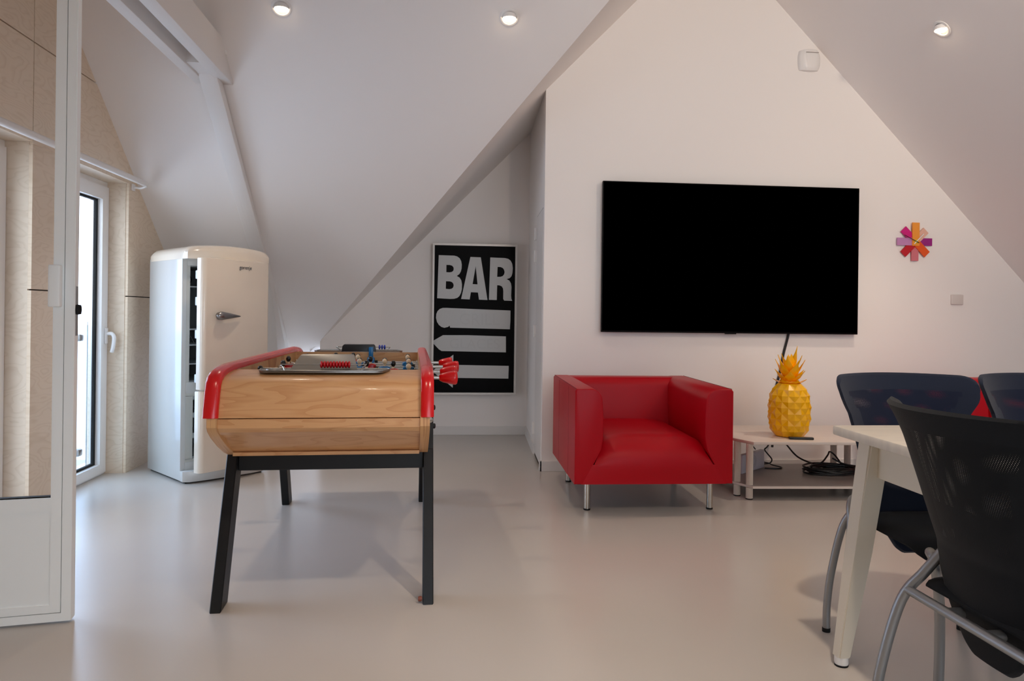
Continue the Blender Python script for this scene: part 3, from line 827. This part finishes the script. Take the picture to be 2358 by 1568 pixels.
# ------------------------------------------------------------------ television
tv = thing('television', 'large black flat television mounted on the wall', 'television', (2.014,4.945,1.480))
TW,TH_ = 1.848,1.037
b = B(); box(b, -TW/2,0.0,-TH_/2,TW/2,0.028,TH_/2,0.003,2); box(b, -0.6,0.026,-0.35,0.6,0.05,0.25,0.004,1); obj('bezel', b, M['tvb'], tv)
b = B(); box(b, -TW/2+0.006,-0.0008,-TH_/2+0.012,TW/2-0.006,0.001,TH_/2-0.006); obj('screen', b, M['tv'], tv, flat=True)
b = B(); box(b, -0.045,0.003,-TH_/2-0.006,0.035,0.02,-TH_/2+0.002,0.002,1); obj('sensor_bar', b, M['tvb'], tv)
pts = [(2.446,4.984,0.965),(2.437,4.985,0.92),(2.413,4.988,0.82),(2.393,4.988,0.71),(2.364,4.988,0.587),(2.350,4.986,0.45),(2.335,4.982,0.33),(2.33,4.96,0.25),(2.31,4.93,0.17)]
b = B(); tube(b, spline(pts,8), 0.0085, 10); tag(obj('television_cable', b, M['cable']), 'black cable hanging down the wall from the television', 'cable')

# clock
ck = thing('wall_clock', 'wall clock made of eight coloured wooden strips', 'clock', (3.385,4.985,1.633))
PET = [(90,(238,150,48),0.137,-0.03,0.010),(45,(226,178,158),0.118,0.02,0.0),(0,(150,12,122),0.131,0.02,-0.0005),(-45,(226,84,10),0.128,0.02,0.005),(-90,(206,112,122),0.137,0.02,0.0),(-135,(188,4,28),0.128,0.02,0.002),(180,(192,134,184),0.138,0.0,0.004),(135,(206,2,122),0.128,0.0,0.002)]
for i,(ang,c,L_,st,lift) in enumerate(PET):
    b = B(); box(b, st,-0.004-lift,-0.027,L_,0.004-lift,0.027)
    for v in b.verts: v.co = Matrix.Rotation(-math.radians(ang),4,'Y') @ v.co
    o = obj('petal', b, mat('clock_strip_%d'%i, c, 0.5), ck, flat=True)
    o['label'] = ['orange','pale pink','purple','dark orange','dusty pink','red','lilac','magenta'][i]+' strip'
b = B(); lathe(b, [(0.016,0),(0.016,0.004),(0,0.005)], (0,-0.014,0), (0,-1,0), 24); obj('clock_centre', b, mat('clock_yellow',(226,190,20),0.4), ck)
def hand(name, a, l0, l1, w, c, yy):
    b = B(); box(b, l0,-yy-0.001,-w,l1,-yy+0.001,w)
    for v in b.verts: v.co = Matrix.Rotation(-math.radians(a),4,'Y') @ v.co
    obj(name, b, c, ck, flat=True)
hand('minute_hand', 154, -0.022, 0.104, 0.0022, M['hair'], 0.022); hand('hour_hand', 46, -0.025, 0.078, 0.0030, M['pvcw'], 0.020)
b = B(); lathe(b, [(0.005,0),(0.004,0.008),(0,0.009)], (0,-0.018,0), (0,-1,0), 12); obj('hub', b, M['steel'], ck)

# thermostat and alarm sensor
b = B(); box(b, 3.672,YT-0.014,1.184,3.766,YT,1.258,0.006,3); tag(obj('wall_thermostat', b, M['wplate']), 'small white square thermostat on the wall right of the television', 'thermostat')
al = thing('alarm_sensor', 'white bulging motion sensor high on the wall near the right slope', 'sensor', (2.573,YT,2.90))
b = B()
NU,NV=12,12; G=[]
for j in range(NV+1):
    row=[]
    v=-1+2*j/NV
    for i in range(NU+1):
        u=-1+2*i/NU
        hw = 0.070+0.010*(1-v*v); x=u*hw; z=v*(0.068+0.008*(1-u*u)); y=-0.048+0.030*(abs(u)**4)+0.014*(abs(v)**4)
        row.append(b.verts.new((x,y,z)))
    G.append(row)
for j in range(NV):
    for i in range(NU): b.faces.new([G[j][i],G[j][i+1],G[j+1][i+1],G[j+1][i]])
loop = G[0]+[r[-1] for r in G[1:]]+G[-1][-2::-1]+[r[0] for r in G[-2:0:-1]]
bk = [b.verts.new((v.co.x,0,v.co.z)) for v in loop]
for i in range(len(loop)): b.faces.new([loop[i],bk[i],bk[(i+1)%len(loop)],loop[(i+1)%len(loop)]])
bmesh.ops.recalc_face_normals(b, faces=b.faces); obj('sensor_body', b, M['pvcw'], al, angle=50)
b = B(); box(b, -0.040,-0.051,0.046,0.052,-0.046,0.049); obj('sensor_slot', b, M['greyl'], al)

# ------------------------------------------------------------------ armchairs
def armchair(loc, rz, label):
    t = thing('armchair', label, 'armchair', loc, (0,0,rz), 'red leather armchairs')
    W2,D,Z0,Z1 = 0.437,0.90,0.165,0.680
    at_ = 0.150
    # arm outline in (x,z): inner top corner rounded, foot flaring out into the base
    def arm_out():
        o = [(-W2,Z0),(-W2,Z1-0.012),(-W2+0.010,Z1)]
        r=0.062; cx,cz=-W2+at_-r,Z1-r-0.004
        for k in range(9):
            a=PI/2-PI/2*k/8; o.append((cx+r*math.cos(a),cz+(r+0.004)*math.sin(a)))
        o += [(-W2+at_+0.006,0.52),(-W2+at_+0.006,0.42),(-W2+at_-0.004,0.352),(-W2+0.112,0.285),(-W2+0.045,Z0)]
        return o
    for s in (1,-1):
        b = B(); prism(b, [(x*s,z) for x,z in arm_out()], 'y', 0, D, 0.007, 3)
        # the upright seams on the outer side
        o = obj('arm', b, M['leather'], t, angle=40)
        b = B()
        for y in (0.235,0.62): box(b, s*(-W2-0.0006), y-0.0015, Z0+0.005, s*(-W2+0.003), y+0.0015, Z1-0.01)
        tube(b, [(s*(-W2+0.006),0.012,Z1+0.0005),(s*(-W2+0.006),D-0.02,Z1+0.0005)], 0.0014, 6)
        obj('arm_seam', b, M['seam'], o)
    # seat: puffed block between the arms, front edge rolled
    b = B(); NX,NY=24,26
    xin = W2-at_+0.012
    def seat_pt(u,v):
        # v: 0 front bottom .. 1 rear of seat; profile in (y,z)
        if v < 0.32: y,z = 0.001, Z0+(0.275-Z0)*(v/0.32)
        elif v < 0.62:
            a=(v-0.32)/0.30*PI/2; y=0.001+0.155*(1-math.cos(a)); z=0.275+0.125*math.sin(a)
        else: y=0.156+(0.62)*(v-0.62)/0.38; z=0.400
        base = 1-max(0,min(1,(0.355-z)/(0.355-Z0)))
        hw = (W2-0.036)+(xin-(W2-0.036))*base
        puff = 0.022*(1-u**4)
        if v>0.32: z -= 0.030*(abs(u)**5); z += puff*min(1,(v-0.32)*4)*0.9
        return (u*hw, y-0.010*(1-u*u)*(1 if 0.05<v<0.5 else 0.0)*math.sin(PI*min(1,max(0,(v-0.05)/0.5))), z)
    G=[[b.verts.new(seat_pt(-1+2*i/NX, j/NY)) for i in range(NX+1)] for j in range(NY+1)]
    for j in range(NY):
        for i in range(NX): b.faces.new([G[j][i],G[j][i+1],G[j+1][i+1],G[j+1][i]])
    obj('seat', b, M['leather'], t, angle=70)
    # back
    r=0.06; Zb=Z1-0.0015; pr=[(D-0.002,Z0),(D-0.002,Zb-0.012),(D-0.012,Zb)]
    for k in range(9):
        a=PI/2+PI/2*k/8; pr.append((D-at_-0.005+r+r*math.cos(a), Zb-r+r*math.sin(a)))
    pr += [(D-at_-0.022,0.52),(D-at_-0.04,0.42),(D-at_-0.03,Z0)]
    b = B(); prism(b, pr, 'x', -W2+0.012, W2-0.012); 
    obj('backrest', b, M['leather'], t, angle=40)
    b = B(); box(b, -W2+0.02,0.02,Z0-0.004,W2-0.02,D-0.02,Z0+0.006); obj('base', b, M['rubber'], t)
    for x in (-0.347,0.347):
        for y in (0.11,0.79):
            b = B(); lathe(b, [(0.0165,0.008),(0.0165,0.168)], (x,y,0), (0,0,1), 20)
            l = obj('leg', b, M['brushed'], t)
            b = B(); lathe(b, [(0.0185,0.0),(0.0185,0.008),(0.016,0.009)], (x,y,0), (0,0,1), 20); obj('foot_pad', b, M['rubber'], l)
    return t
armchair((1.158,3.885,0), math.radians(-1.2), 'red leather armchair on steel legs below the television')
armchair((3.372,3.875,0), math.radians(0.0), 'red leather armchair mostly hidden behind the mesh chairs')

# ------------------------------------------------------------------ low table under the television
tt = thing('television_table', 'low white two-tier table on fluted legs beside the red armchair', 'low table', (0,0,0))
shp = [(1.832,4.150),(2.66,4.112),(2.735,4.20),(2.745,4.66),(2.69,4.775),(1.86,4.790),(1.775,4.72),(1.766,4.285)]
b = B(); prism(b, shp, 'z', 0.327, 0.345, 0.0035, 2); obj('table_top', b, M['whitel'], tt)
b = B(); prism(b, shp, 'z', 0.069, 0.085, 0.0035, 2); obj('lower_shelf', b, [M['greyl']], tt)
b = B()
pr = shp
for i in range(len(pr)):
    p,q = Vector((*pr[i],0)),Vector((*pr[(i+1)%len(pr)],0)); d=(q-p).normalized(); n=Vector((d.y,-d.x,0))*0.0015
    f_ = [p+n-d*0.001,q+n+d*0.001,q-n+d*0.001,p-n-d*0.001]
    prism(b, [(v.x,v.y) for v in f_], 'z', 0.0705, 0.0835)
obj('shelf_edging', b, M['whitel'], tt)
for x,y in ((1.788,4.280),(1.826,4.190),(2.628,4.150),(2.708,4.225),(2.703,4.655),(2.655,4.742),(1.865,4.752),(1.806,4.69)):
    b = B(); nf=16
    o=[]
    for k in range(nf*3):
        a=2*PI*k/(nf*3); r=0.0205 if k%3 else 0.0180; o.append((x+r*math.cos(a),y+r*math.sin(a)))
    prism(b, o, 'z', 0.006, 0.069); prism(b, o, 'z', 0.085, 0.327)
    l = obj('leg', b, M['flute'], tt, angle=20)
    b = B(); lathe(b, [(0.021,0),(0.021,0.006)], (x,y,0), (0,0,1), 18); obj('foot_pad', b, M['rubber'], l)

# pineapple
pn = thing('pineapple_ornament', 'glossy yellow faceted pineapple ornament standing on the low white table', 'ornament', (2.146,4.352,0.3455), (0,0,0.12))
b = B(); C_N,RW=10,9; Hb=0.322
def rad(t): 
    return 0.119*max(0.0,(1-abs((t-0.47)/0.60)**2.6))**0.5 if 0<=t<=1 else 0
def lat_(r,c,bulge=0.0):
    t=r/RW; a=2*PI*c/C_N
    R=max(0.052,rad(0.02+0.965*t))+bulge
    return (R*math.cos(a),R*math.sin(a),0.004+Hb*t)
cache={}
def V(r,c):
    key=(r,round((c%C_N)*2)%(2*C_N))
    if key not in cache: cache[key]=b.verts.new(lat_(r,c))
    return cache[key]
for r in range(-1,RW):
    for c in range(C_N):
        cc=c+(0.5 if r%2 else 0)
        lo,hi = r,r+2
        pts=[]
        L0=(lo,cc); 
        quadv=[(lo,cc),(r+1,cc+0.5),(hi,cc),(r+1,cc-0.5)]
        q=[]
        for (a,d) in quadv:
            if a<0 or a>RW: continue
            q.append(V(a,d))
        if len(q)==4:
            p=lat_(r+1,cc,0.010); ctr=b.verts.new(p)
            for k in range(4): b.faces.new([q[k],q[(k+1)%4],ctr])
        elif len(q)==3:
            b.faces.new(q)
# close top and bottom
bot_=[V(0,c+0.0) for c in range(C_N)]; top_=[V(RW,c+0.5) for c in range(C_N)]
b.faces.new(bot_[::-1]); b.faces.new(top_)
bmesh.ops.recalc_face_normals(b, faces=b.faces); obj('fruit_body', b, M['yellow'], pn, flat=True)
b = B(); lathe(b, [(0.045,0.318),(0.036,0.335),(0.030,0.40),(0.015,0.45),(0,0.455)], (0,0,0), (0,0,1), 16); obj('crown_core', b, M['yellow'], pn)
def leaf(az, z, r0, spread, rise, wid, curl):
    b = B(); n=9; L_=[]; 
    for k in range(n+1):
        t=k/n; out=r0+spread*(t**(1.0)); h=rise*t+curl*t*t
        ww=wid*(1-t**2.2)*(0.75+0.5*math.sin(PI*min(1,t*1.3)))
        c_=Vector((out,0,z+h)); 
        th=0.006*(1-t)+0.0012
        L_.append([b.verts.new(c_+Vector((0.0,-ww,0.004*(1-t)))),b.verts.new(c_+Vector((th*1.2,0,-th))),b.verts.new(c_+Vector((0.0,ww,0.004*(1-t)))),b.verts.new(c_+Vector((-th,0,th)))])
    for k in range(n):
        for j in range(4): b.faces.new([L_[k][j],L_[k][(j+1)%4],L_[k+1][(j+1)%4],L_[k+1][j]])
    b.faces.new(L_[0]); b.faces.new(L_[-1][::-1])
    for v in b.verts: v.co = Matrix.Rotation(az,4,'Z') @ v.co
    bmesh.ops.recalc_face_normals(b, faces=b.faces)
    obj('leaf', b, M['yellow'], pn, angle=60)
for k in range(6): leaf(-PI/2+k*2*PI/6, 0.322, 0.024, 0.074, 0.014, 0.036, 0.016)
for k in range(6): leaf(-PI/2+PI/6+k*2*PI/6, 0.338, 0.022, 0.076, 0.050, 0.034, 0.020)
for k in range(5): leaf(-PI/2+k*2*PI/5, 0.360, 0.018, 0.074, 0.085, 0.031, 0.026)
for k in range(4): leaf(-PI/2+PI/4+k*2*PI/4, 0.385, 0.014, 0.058, 0.085, 0.028, 0.030)
leaf(0.15, 0.41, 0.008, 0.050, 0.095, 0.027, 0.050); leaf(PI*1.0, 0.41, 0.008, 0.050, 0.065, 0.025, 0.035); leaf(-PI/2, 0.415, 0.004, 0.012, 0.095, 0.030, 0.0); leaf(PI/2, 0.415, 0.004, 0.012, 0.09, 0.026, 0.0)

# remote control
b = B(); box(b, -0.072,-0.014,0.0,0.072,0.014,0.014,0.004,3)
rc = tag(obj('remote_control', b, M['blackp']), 'slim black remote control lying in front of the yellow pineapple', 'remote control')
rc.location = (2.160,4.225,0.3455); rc.rotation_euler = (0,0,math.radians(-9))
# router
ro = thing('router', 'white slab-shaped router standing upright on the low shelf', 'router', (1.900,4.468,0.0855), (0,0,math.radians(40)))
b = B(); box(b, 0.0,0.0,0.0,0.305,0.03,0.118,0.004,2); obj('router_case', b, M['routerw'], ro)
b = B()
for r in (0.020,0.032): tube(b, [(0.155+r*math.cos(k*PI/16),-0.0002,0.060+r*1.15*math.sin(k*PI/16)) for k in range(32)], 0.0008, 5, closed=True)
obj('ring_mark', b, M['greyl'], ro)
# cables on the shelf
b = B()
tube(b, spline([(1.87,4.66,0.32),(1.93,4.65,0.295),(2.01,4.63,0.262),(2.06,4.64,0.21)],8), 0.0035, 8)
tube(b, spline([(2.27,4.90,0.29),(2.245,4.80,0.262),(2.18,4.72,0.215),(2.155,4.71,0.195),(2.18,4.72,0.165),(2.215,4.73,0.125),(2.20,4.73,0.10),(2.15,4.74,0.092)],8), 0.0045, 8)
tube(b, spline([(2.15,4.72,0.110),(2.18,4.70,0.106),(2.20,4.69,0.096),(2.24,4.64,0.090),(2.20,4.61,0.089),(2.12,4.63,0.089)],8), 0.004, 8)
tag(obj('router_cables', b, M['cable']), 'thin black leads tangled beside the white router', 'cable')
b = B()
rg = random.Random(3)
pts=[]
cx,cy=2.51,4.46
for k in range(0,14*12+1):
    a=k*2*PI/14+2.4; turn=k/14
    rx=0.205-0.060*((turn*0.37)%1)+rg.uniform(-0.006,0.006); ry=0.118-0.045*((turn*0.53)%1)+rg.uniform(-0.004,0.004)
    pts.append((cx+rx*math.cos(a)+0.012*math.sin(turn*1.7),cy+ry*math.sin(a)+0.008*math.cos(turn*2.1),0.0925+0.0075*(turn*0.62%4)+0.006*(1+math.sin(a*1.3+turn))))
tube(b, spline(pts,3), 0.0055, 8)
tube(b, spline([(2.335,4.88,0.26),(2.33,4.75,0.215),(2.36,4.66,0.155),(2.42,4.58,0.128),(2.47,4.56,0.135),(2.535,4.60,0.175),(2.56,4.62,0.195),(2.585,4.60,0.175),(2.60,4.53,0.125),(2.62,4.47,0.112)],8), 0.0055, 8)
tube(b, spline([(2.545,4.56,0.165),(2.60,4.53,0.135),(2.70,4.47,0.115),(2.715,4.43,0.105)],8), 0.0055, 8)
tag(obj('coiled_cable', b, M['cable']), 'coil of black cable lying on the lower shelf', 'cable')

# ------------------------------------------------------------------ white table in the foreground
wt = thing('white_table', 'white table with tapered legs in the right foreground', 'table', (0,0,0))
TX0,TX1,TY0,TY1,TZ = 1.236,1.845,0.80,2.212,0.740
b = B(); r_=0.014
prism(b, [(TX0,TY0),(TX1,TY0),(TX1,TY1),(TX0,TY1)], 'z', TZ-0.030, TZ, 0.005, 2); obj('table_top', b, M['tabw'], wt)
b = B()
box(b, TX0+0.085,TY0+0.05,0.595,TX0+0.110,TY1-0.05,0.71,0.002,1); box(b, TX1-0.110,TY0+0.05,0.595,TX1-0.085,TY1-0.05,0.71,0.002,1)
box(b, TX0+0.09,TY0+0.05,0.595,TX1-0.09,TY0+0.075,0.71,0.002,1); box(b, TX0+0.09,TY1-0.085,0.595,TX1-0.09,TY1-0.06,0.71,0.002,1)
obj('apron', b, M['tableg'], wt)
for sx in (1,-1):
    for sy in (1,-1):
        cx = TX0 if sx>0 else TX1; cy = TY1 if sy>0 else TY0
        tx,ty = cx+sx*0.095, cy-sy*0.075          # top centre
        bx,by = cx+sx*0.014, cy-sy*0.040          # foot centre
        b = B()
        def ring(x,y,z,h): return [b.verts.new((x+i*h,y+j*h,z)) for i,j in ((-1,-1),(1,-1),(1,1),(-1,1))]
        z3 = [ring(bx,by,0.03,0.0205), ring((bx+tx)/2*1.0,(by+ty)/2,0.36,0.028), ring(tx,ty,0.71,0.0345)]
        for i in range(2):
            for k in range(4): b.faces.new([z3[i][k],z3[i][(k+1)%4],z3[i+1][(k+1)%4],z3[i+1][k]])
        b.faces.new(z3[0][::-1]); b.faces.new(z3[-1])
        bmesh.ops.bevel(b, geom=[e for e in b.edges if abs(e.verts[0].co.z-e.verts[1].co.z)>0.1], offset=0.006, segments=2, affect='EDGES')
        l = obj('leg', b, M['tableg'], wt)
        b = B(); lathe(b, [(0.020,0.006),(0.021,0.012),(0.0205,0.032)], (bx,by,0), (0,0,1), 20); obj('foot_ring', b, M['pvcw'], l)
        b = B(); lathe(b, [(0.0205,0.0),(0.021,0.006)], (bx,by,0), (0,0,1), 20); obj('foot_pad', b, M['rubber'], l)

# ------------------------------------------------------------------ mesh-back chairs
def back_half(z):
    """half width of the backrest at height z, before the top corners are rounded"""
    K = [(0.325,0.070),(0.36,0.090),(0.42,0.128),(0.50,0.166),(0.545,0.173),(0.60,0.178),(0.68,0.189),(0.76,0.208),(0.83,0.250),(0.90,0.315)]
    for (a,wa),(c,wc) in zip(K,K[1:]):
        if z<=c: return wa+(wc-wa)*max(0,(z-a))/(c-a)
    return K[-1][1]
ZT,ZB = 0.880,0.318
def half(z):
    w=back_half(z); r=0.095
    if z>ZT-r:
        d=z-(ZT-r); w = w-r+math.sqrt(max(0,r*r-d*d))
    r=0.03
    if z<ZB+r:
        d=(ZB+r)-z; w = w-r+math.sqrt(max(0,r*r-d*d))
    return max(0.01,w)
def backy(x,z):
    lean = 0.118+0.145*((z-0.545)/0.345) if z>0.545 else 0.118-0.045*((0.545-z)/0.22)**1.2*0.9
    curl = 1.95*x*x*(0.55+0.45*min(1,max(0,(z-0.4)/0.4)))
    return lean-curl+0.012*max(0,(z-0.80)/0.09)**2
def chair(loc, rz, label, daylit, group='mesh-back chairs around the white table'):
    t = thing('mesh_chair', label, 'chair', loc, (0,0,rz), group)
    fab, net = (M['fabric_lit'],M['net_lit']) if daylit else (M['fabric'],M['net'])
    NU = 48; zs = [ZB+(ZT-ZB)*k/70 for k in range(71)]
    zs = sorted(set(zs+[ZT-0.0004,ZT-0.002,ZT-0.006,ZB+0.0004,ZB+0.003]))
    def in_net(x,z):
        return 0.575 < z < 0.835 and abs(x) < back_half(z)-0.050
    def shell(off, want, b, uvl):
        grid=[]
        for z in zs:
            w=half(z); grid.append([(( -1+2*i/NU)*w, z) for i in range(NU+1)])
        vs={}
        def gv(j,i):
            if (j,i) not in vs:
                x,z=grid[j][i]; vs[(j,i)]=b.verts.new((x,backy(x,z)+off,z))
            return vs[(j,i)]
        for j in range(len(zs)-1):
            for i in range(NU):
                cxm=sum(grid[a][c][0] for a in (j,j+1) for c in (i,i+1))/4; czm=(zs[j]+zs[j+1])/2
                if in_net(cxm,czm)!=want: continue
                f=b.faces.new([gv(j,i),gv(j,i+1),gv(j+1,i+1),gv(j+1,i)] if off<=0 else [gv(j+1,i),gv(j+1,i+1),gv(j,i+1),gv(j,i)])
                for lp in f.loops:
                    k=1.0 if off<=0 else 1.06
                    lp[uvl].uv=(lp.vert.co.x*k+0.0007,lp.vert.co.z*k)
        return vs,grid
    th=0.011
    b=B(); uvl=b.loops.layers.uv.new('cloth')
    v1,g1=shell(-th,False,b,uvl); v2,g2=shell(th,False,b,uvl)
    n=len(zs)
    loop=[(0,i) for i in range(NU+1)]+[(j,NU) for j in range(1,n)]+[(n-1,i) for i in range(NU-1,-1,-1)]+[(j,0) for j in range(n-2,0,-1)]
    for a,c in zip(loop,loop[1:]+loop[:1]):
        if all(k in v1 and k in v2 for k in (a,c)):
            # rounded edge: one extra ring pushed outwards
            def mid(k):
                kk=('m',k)
                if kk not in v1:
                    p=(v1[k].co+v2[k].co)/2; d=Vector((p.x,0,p.z-0.6)); d.normalize()
                    v1[kk]=b.verts.new(p+d*0.008)
                return v1[kk]
            b.faces.new([v1[a],mid(a),mid(c),v1[c]]); b.faces.new([mid(a),v2[a],v2[c],mid(c)])
    bmesh.ops.recalc_face_normals(b, faces=b.faces)
    obj('backrest', b, fab, t, angle=60)
    b=B(); uvl=b.loops.layers.uv.new('cloth')
    shell(-th,True,b,uvl); shell(th,True,b,uvl); obj('mesh_panel', b, net, t, angle=60)
    # seat
    b=B(); NXs,NYs=20,18; G=[[],[]]
    for s_ in (0,1):
        for j in range(NYs+1):
            row=[]; v=j/NYs
            for i in range(NXs+1):
                u=-1+2*i/NXs
                y=0.115-0.455*v
                hw=0.222-0.05*(abs(2*v-1)**6); x=u*hw
                edge=max(abs(u)**5,abs(2*v-1)**6)
                z=0.455-0.012*math.sin(PI*v)*(1-u*u) if s_==0 else 0.405
                z = z*(1-edge*0.9)+0.430*edge*0.9 - (0.03*(v-0.75)/0.25 if v>0.75 else 0)
                row.append(b.verts.new((x,y,z)))
            G[s_].append(row)
    for s_ in (0,1):
        for j in range(NYs):
            for i in range(NXs):
                f=[G[s_][j][i],G[s_][j][i+1],G[s_][j+1][i+1],G[s_][j+1][i]]; b.faces.new(f if s_ else f[::-1])
    lp=[(0,i) for i in range(NXs+1)]+[(j,NXs) for j in range(1,NYs+1)]+[(NYs,i) for i in range(NXs-1,-1,-1)]+[(j,0) for j in range(NYs-1,0,-1)]
    for a,c in zip(lp,lp[1:]+lp[:1]): b.faces.new([G[0][a[0]][a[1]],G[0][c[0]][c[1]],G[1][c[0]][c[1]],G[1][a[0]][a[1]]])
    bmesh.ops.recalc_face_normals(b, faces=b.faces); obj('seat', b, M['fabric'], t, angle=60)
    R_=0.0125
    for s_ in (-1,1):
        b=B(); tube(b, spline([(s_*0.152,backy(0.155,0.57)-0.022,0.57),(s_*0.160,backy(0.16,0.53)-0.012,0.53),(s_*0.182,0.110,0.46),(s_*0.213,0.150,0.38),(s_*0.232,0.186,0.22),(s_*0.240,0.200,0.10),(s_*0.241,0.202,0.008)],6), R_, 14)
        l=obj('rear_leg', b, M['silver'], t, angle=60)
        b=B(); lathe(b, [(0.0135,0),(0.0135,0.014)], (s_*0.241,0.202,0), (0,0,1), 14); obj('foot_pad', b, M['rubber'], l)
        b=B(); tube(b, spline([(s_*0.150,0.070,0.485),(s_*0.190,0.078,0.490),(s_*0.226,0.066,0.491),(s_*0.246,0.045,0.470),(s_*0.250,0.032,0.430),(s_*0.264,0.012,0.34),(s_*0.285,-0.005,0.22),(s_*0.298,-0.012,0.10),(s_*0.300,-0.012,0.008)],6), R_, 14)
        l=obj('front_leg', b, M['silver'], t, angle=60)
        b=B(); lathe(b, [(0.0135,0),(0.0135,0.014)], (s_*0.300,-0.012,0), (0,0,1), 14); obj('foot_pad', b, M['rubber'], l)
    b=B(); tube(b, [(-0.204,0.140,0.408),(0.204,0.140,0.408)], 0.0115, 14)
    tube(b, [(-0.06,0.140,0.408),(-0.06,-0.15,0.405)], 0.0115, 12); tube(b, [(0.06,0.140,0.408),(0.06,-0.15,0.405)], 0.0115, 12)
    obj('crossbar', b, M['silver'], t, angle=60)
    return t
chair((1.565,2.200,0), math.radians(-2), 'dark mesh-back chair, tinted blue as lit by daylight, tucked in at the far end of the white table', True)
chair((2.090,2.215,0), math.radians(-2), 'dark mesh-back chair, tinted blue as lit by daylight, cut off by the right edge', True)
chair((1.300,1.515,0), math.radians(90), 'black mesh-back chair in the front right corner, seen from behind', False)

# ------------------------------------------------------------------ daylight
SKY_SIDE, SKY_REAR = 8.2, 4.8
w = bpy.data.worlds.new('daylight'); scene.world = w; w.use_nodes = True
N,L = w.node_tree.nodes, w.node_tree.links
bg = N['Background']
tc = N.new('ShaderNodeTexCoord'); sp = N.new('ShaderNodeSeparateXYZ'); L.new(tc.outputs['Generated'], sp.inputs[0])
mr = N.new('ShaderNodeMapRange'); mr.interpolation_type = 'SMOOTHSTEP'      # sky set separately towards the rear, to balance rear window against side doors
mr.inputs['From Min'].default_value = 0.15; mr.inputs['From Max'].default_value = -0.75
L.new(sp.outputs['Y'], mr.inputs['Value'])
mc = N.new('ShaderNodeMix'); mc.data_type = 'RGBA'
mc.inputs['A'].default_value = (0.66*SKY_SIDE,0.82*SKY_SIDE,1.10*SKY_SIDE,1); mc.inputs['B'].default_value = (0.84*SKY_REAR,0.96*SKY_REAR,1.10*SKY_REAR,1)
L.new(mr.outputs['Result'], mc.inputs['Factor']); L.new(mc.outputs['Result'], bg.inputs['Color']); bg.inputs['Strength'].default_value = 1.0
def portal(loc, rot, sx, sy):
    l = bpy.data.lights.new('daylight_opening','AREA'); l.shape='RECTANGLE'; l.size=sx; l.size_y=sy
    l.cycles.is_portal = True
    o = bpy.data.objects.new('daylight_opening', l); COL.objects.link(o); o.location=loc; o.rotation_euler=rot
portal((-2.27,(D1[0]+D1[1])/2,0.95), (0,-PI/2,0), 1.9, D1[1]-D1[0])
portal((-2.27,(D2[0]+D2[1])/2,0.96), (0,-PI/2,0), 1.92, D2[1]-D2[0])
portal(((W0+W1)/2,-3.09,(WB+WT)/2), (PI/2,0,0), W1-W0, WT-WB)

# ------------------------------------------------------------------ camera
cam = bpy.data.cameras.new('camera'); co = bpy.data.objects.new('camera', cam); COL.objects.link(co)
cam.sensor_width = 36.0; cam.sensor_fit = 'HORIZONTAL'; cam.lens = 36.0*1690/2358; cam.shift_y = -(784-722)/2358; cam.clip_start = 0.02
yaw, roll = math.atan(162/1690), 0.0125
fwd = Vector((math.sin(yaw),math.cos(yaw),0)); rt = Vector((math.cos(yaw),-math.sin(yaw),0)); up = Vector((0,0,1))
cx_ = rt*math.cos(roll)+up*math.sin(roll); cy_ = up*math.cos(roll)-rt*math.sin(roll); cz_ = -fwd
mw = Matrix((cx_,cy_,cz_)).transposed().to_4x4(); mw.translation = (0,0,1.08)
co.matrix_world = mw; scene.camera = co

scene.view_settings.view_transform = 'Standard'; scene.view_settings.look = 'None'; scene.view_settings.gamma = 1.0
scene.view_settings.use_curve_mapping = False; scene.view_settings.exposure = -0.3
scene.cycles.max_bounces = 10; scene.cycles.diffuse_bounces = 7; scene.cycles.glossy_bounces = 4; scene.cycles.transparent_max_bounces = 16
scene.cycles.caustics_reflective = False; scene.cycles.caustics_refractive = False
scene.cycles.sample_clamp_indirect = 6.0
scene.cycles.use_denoising = True
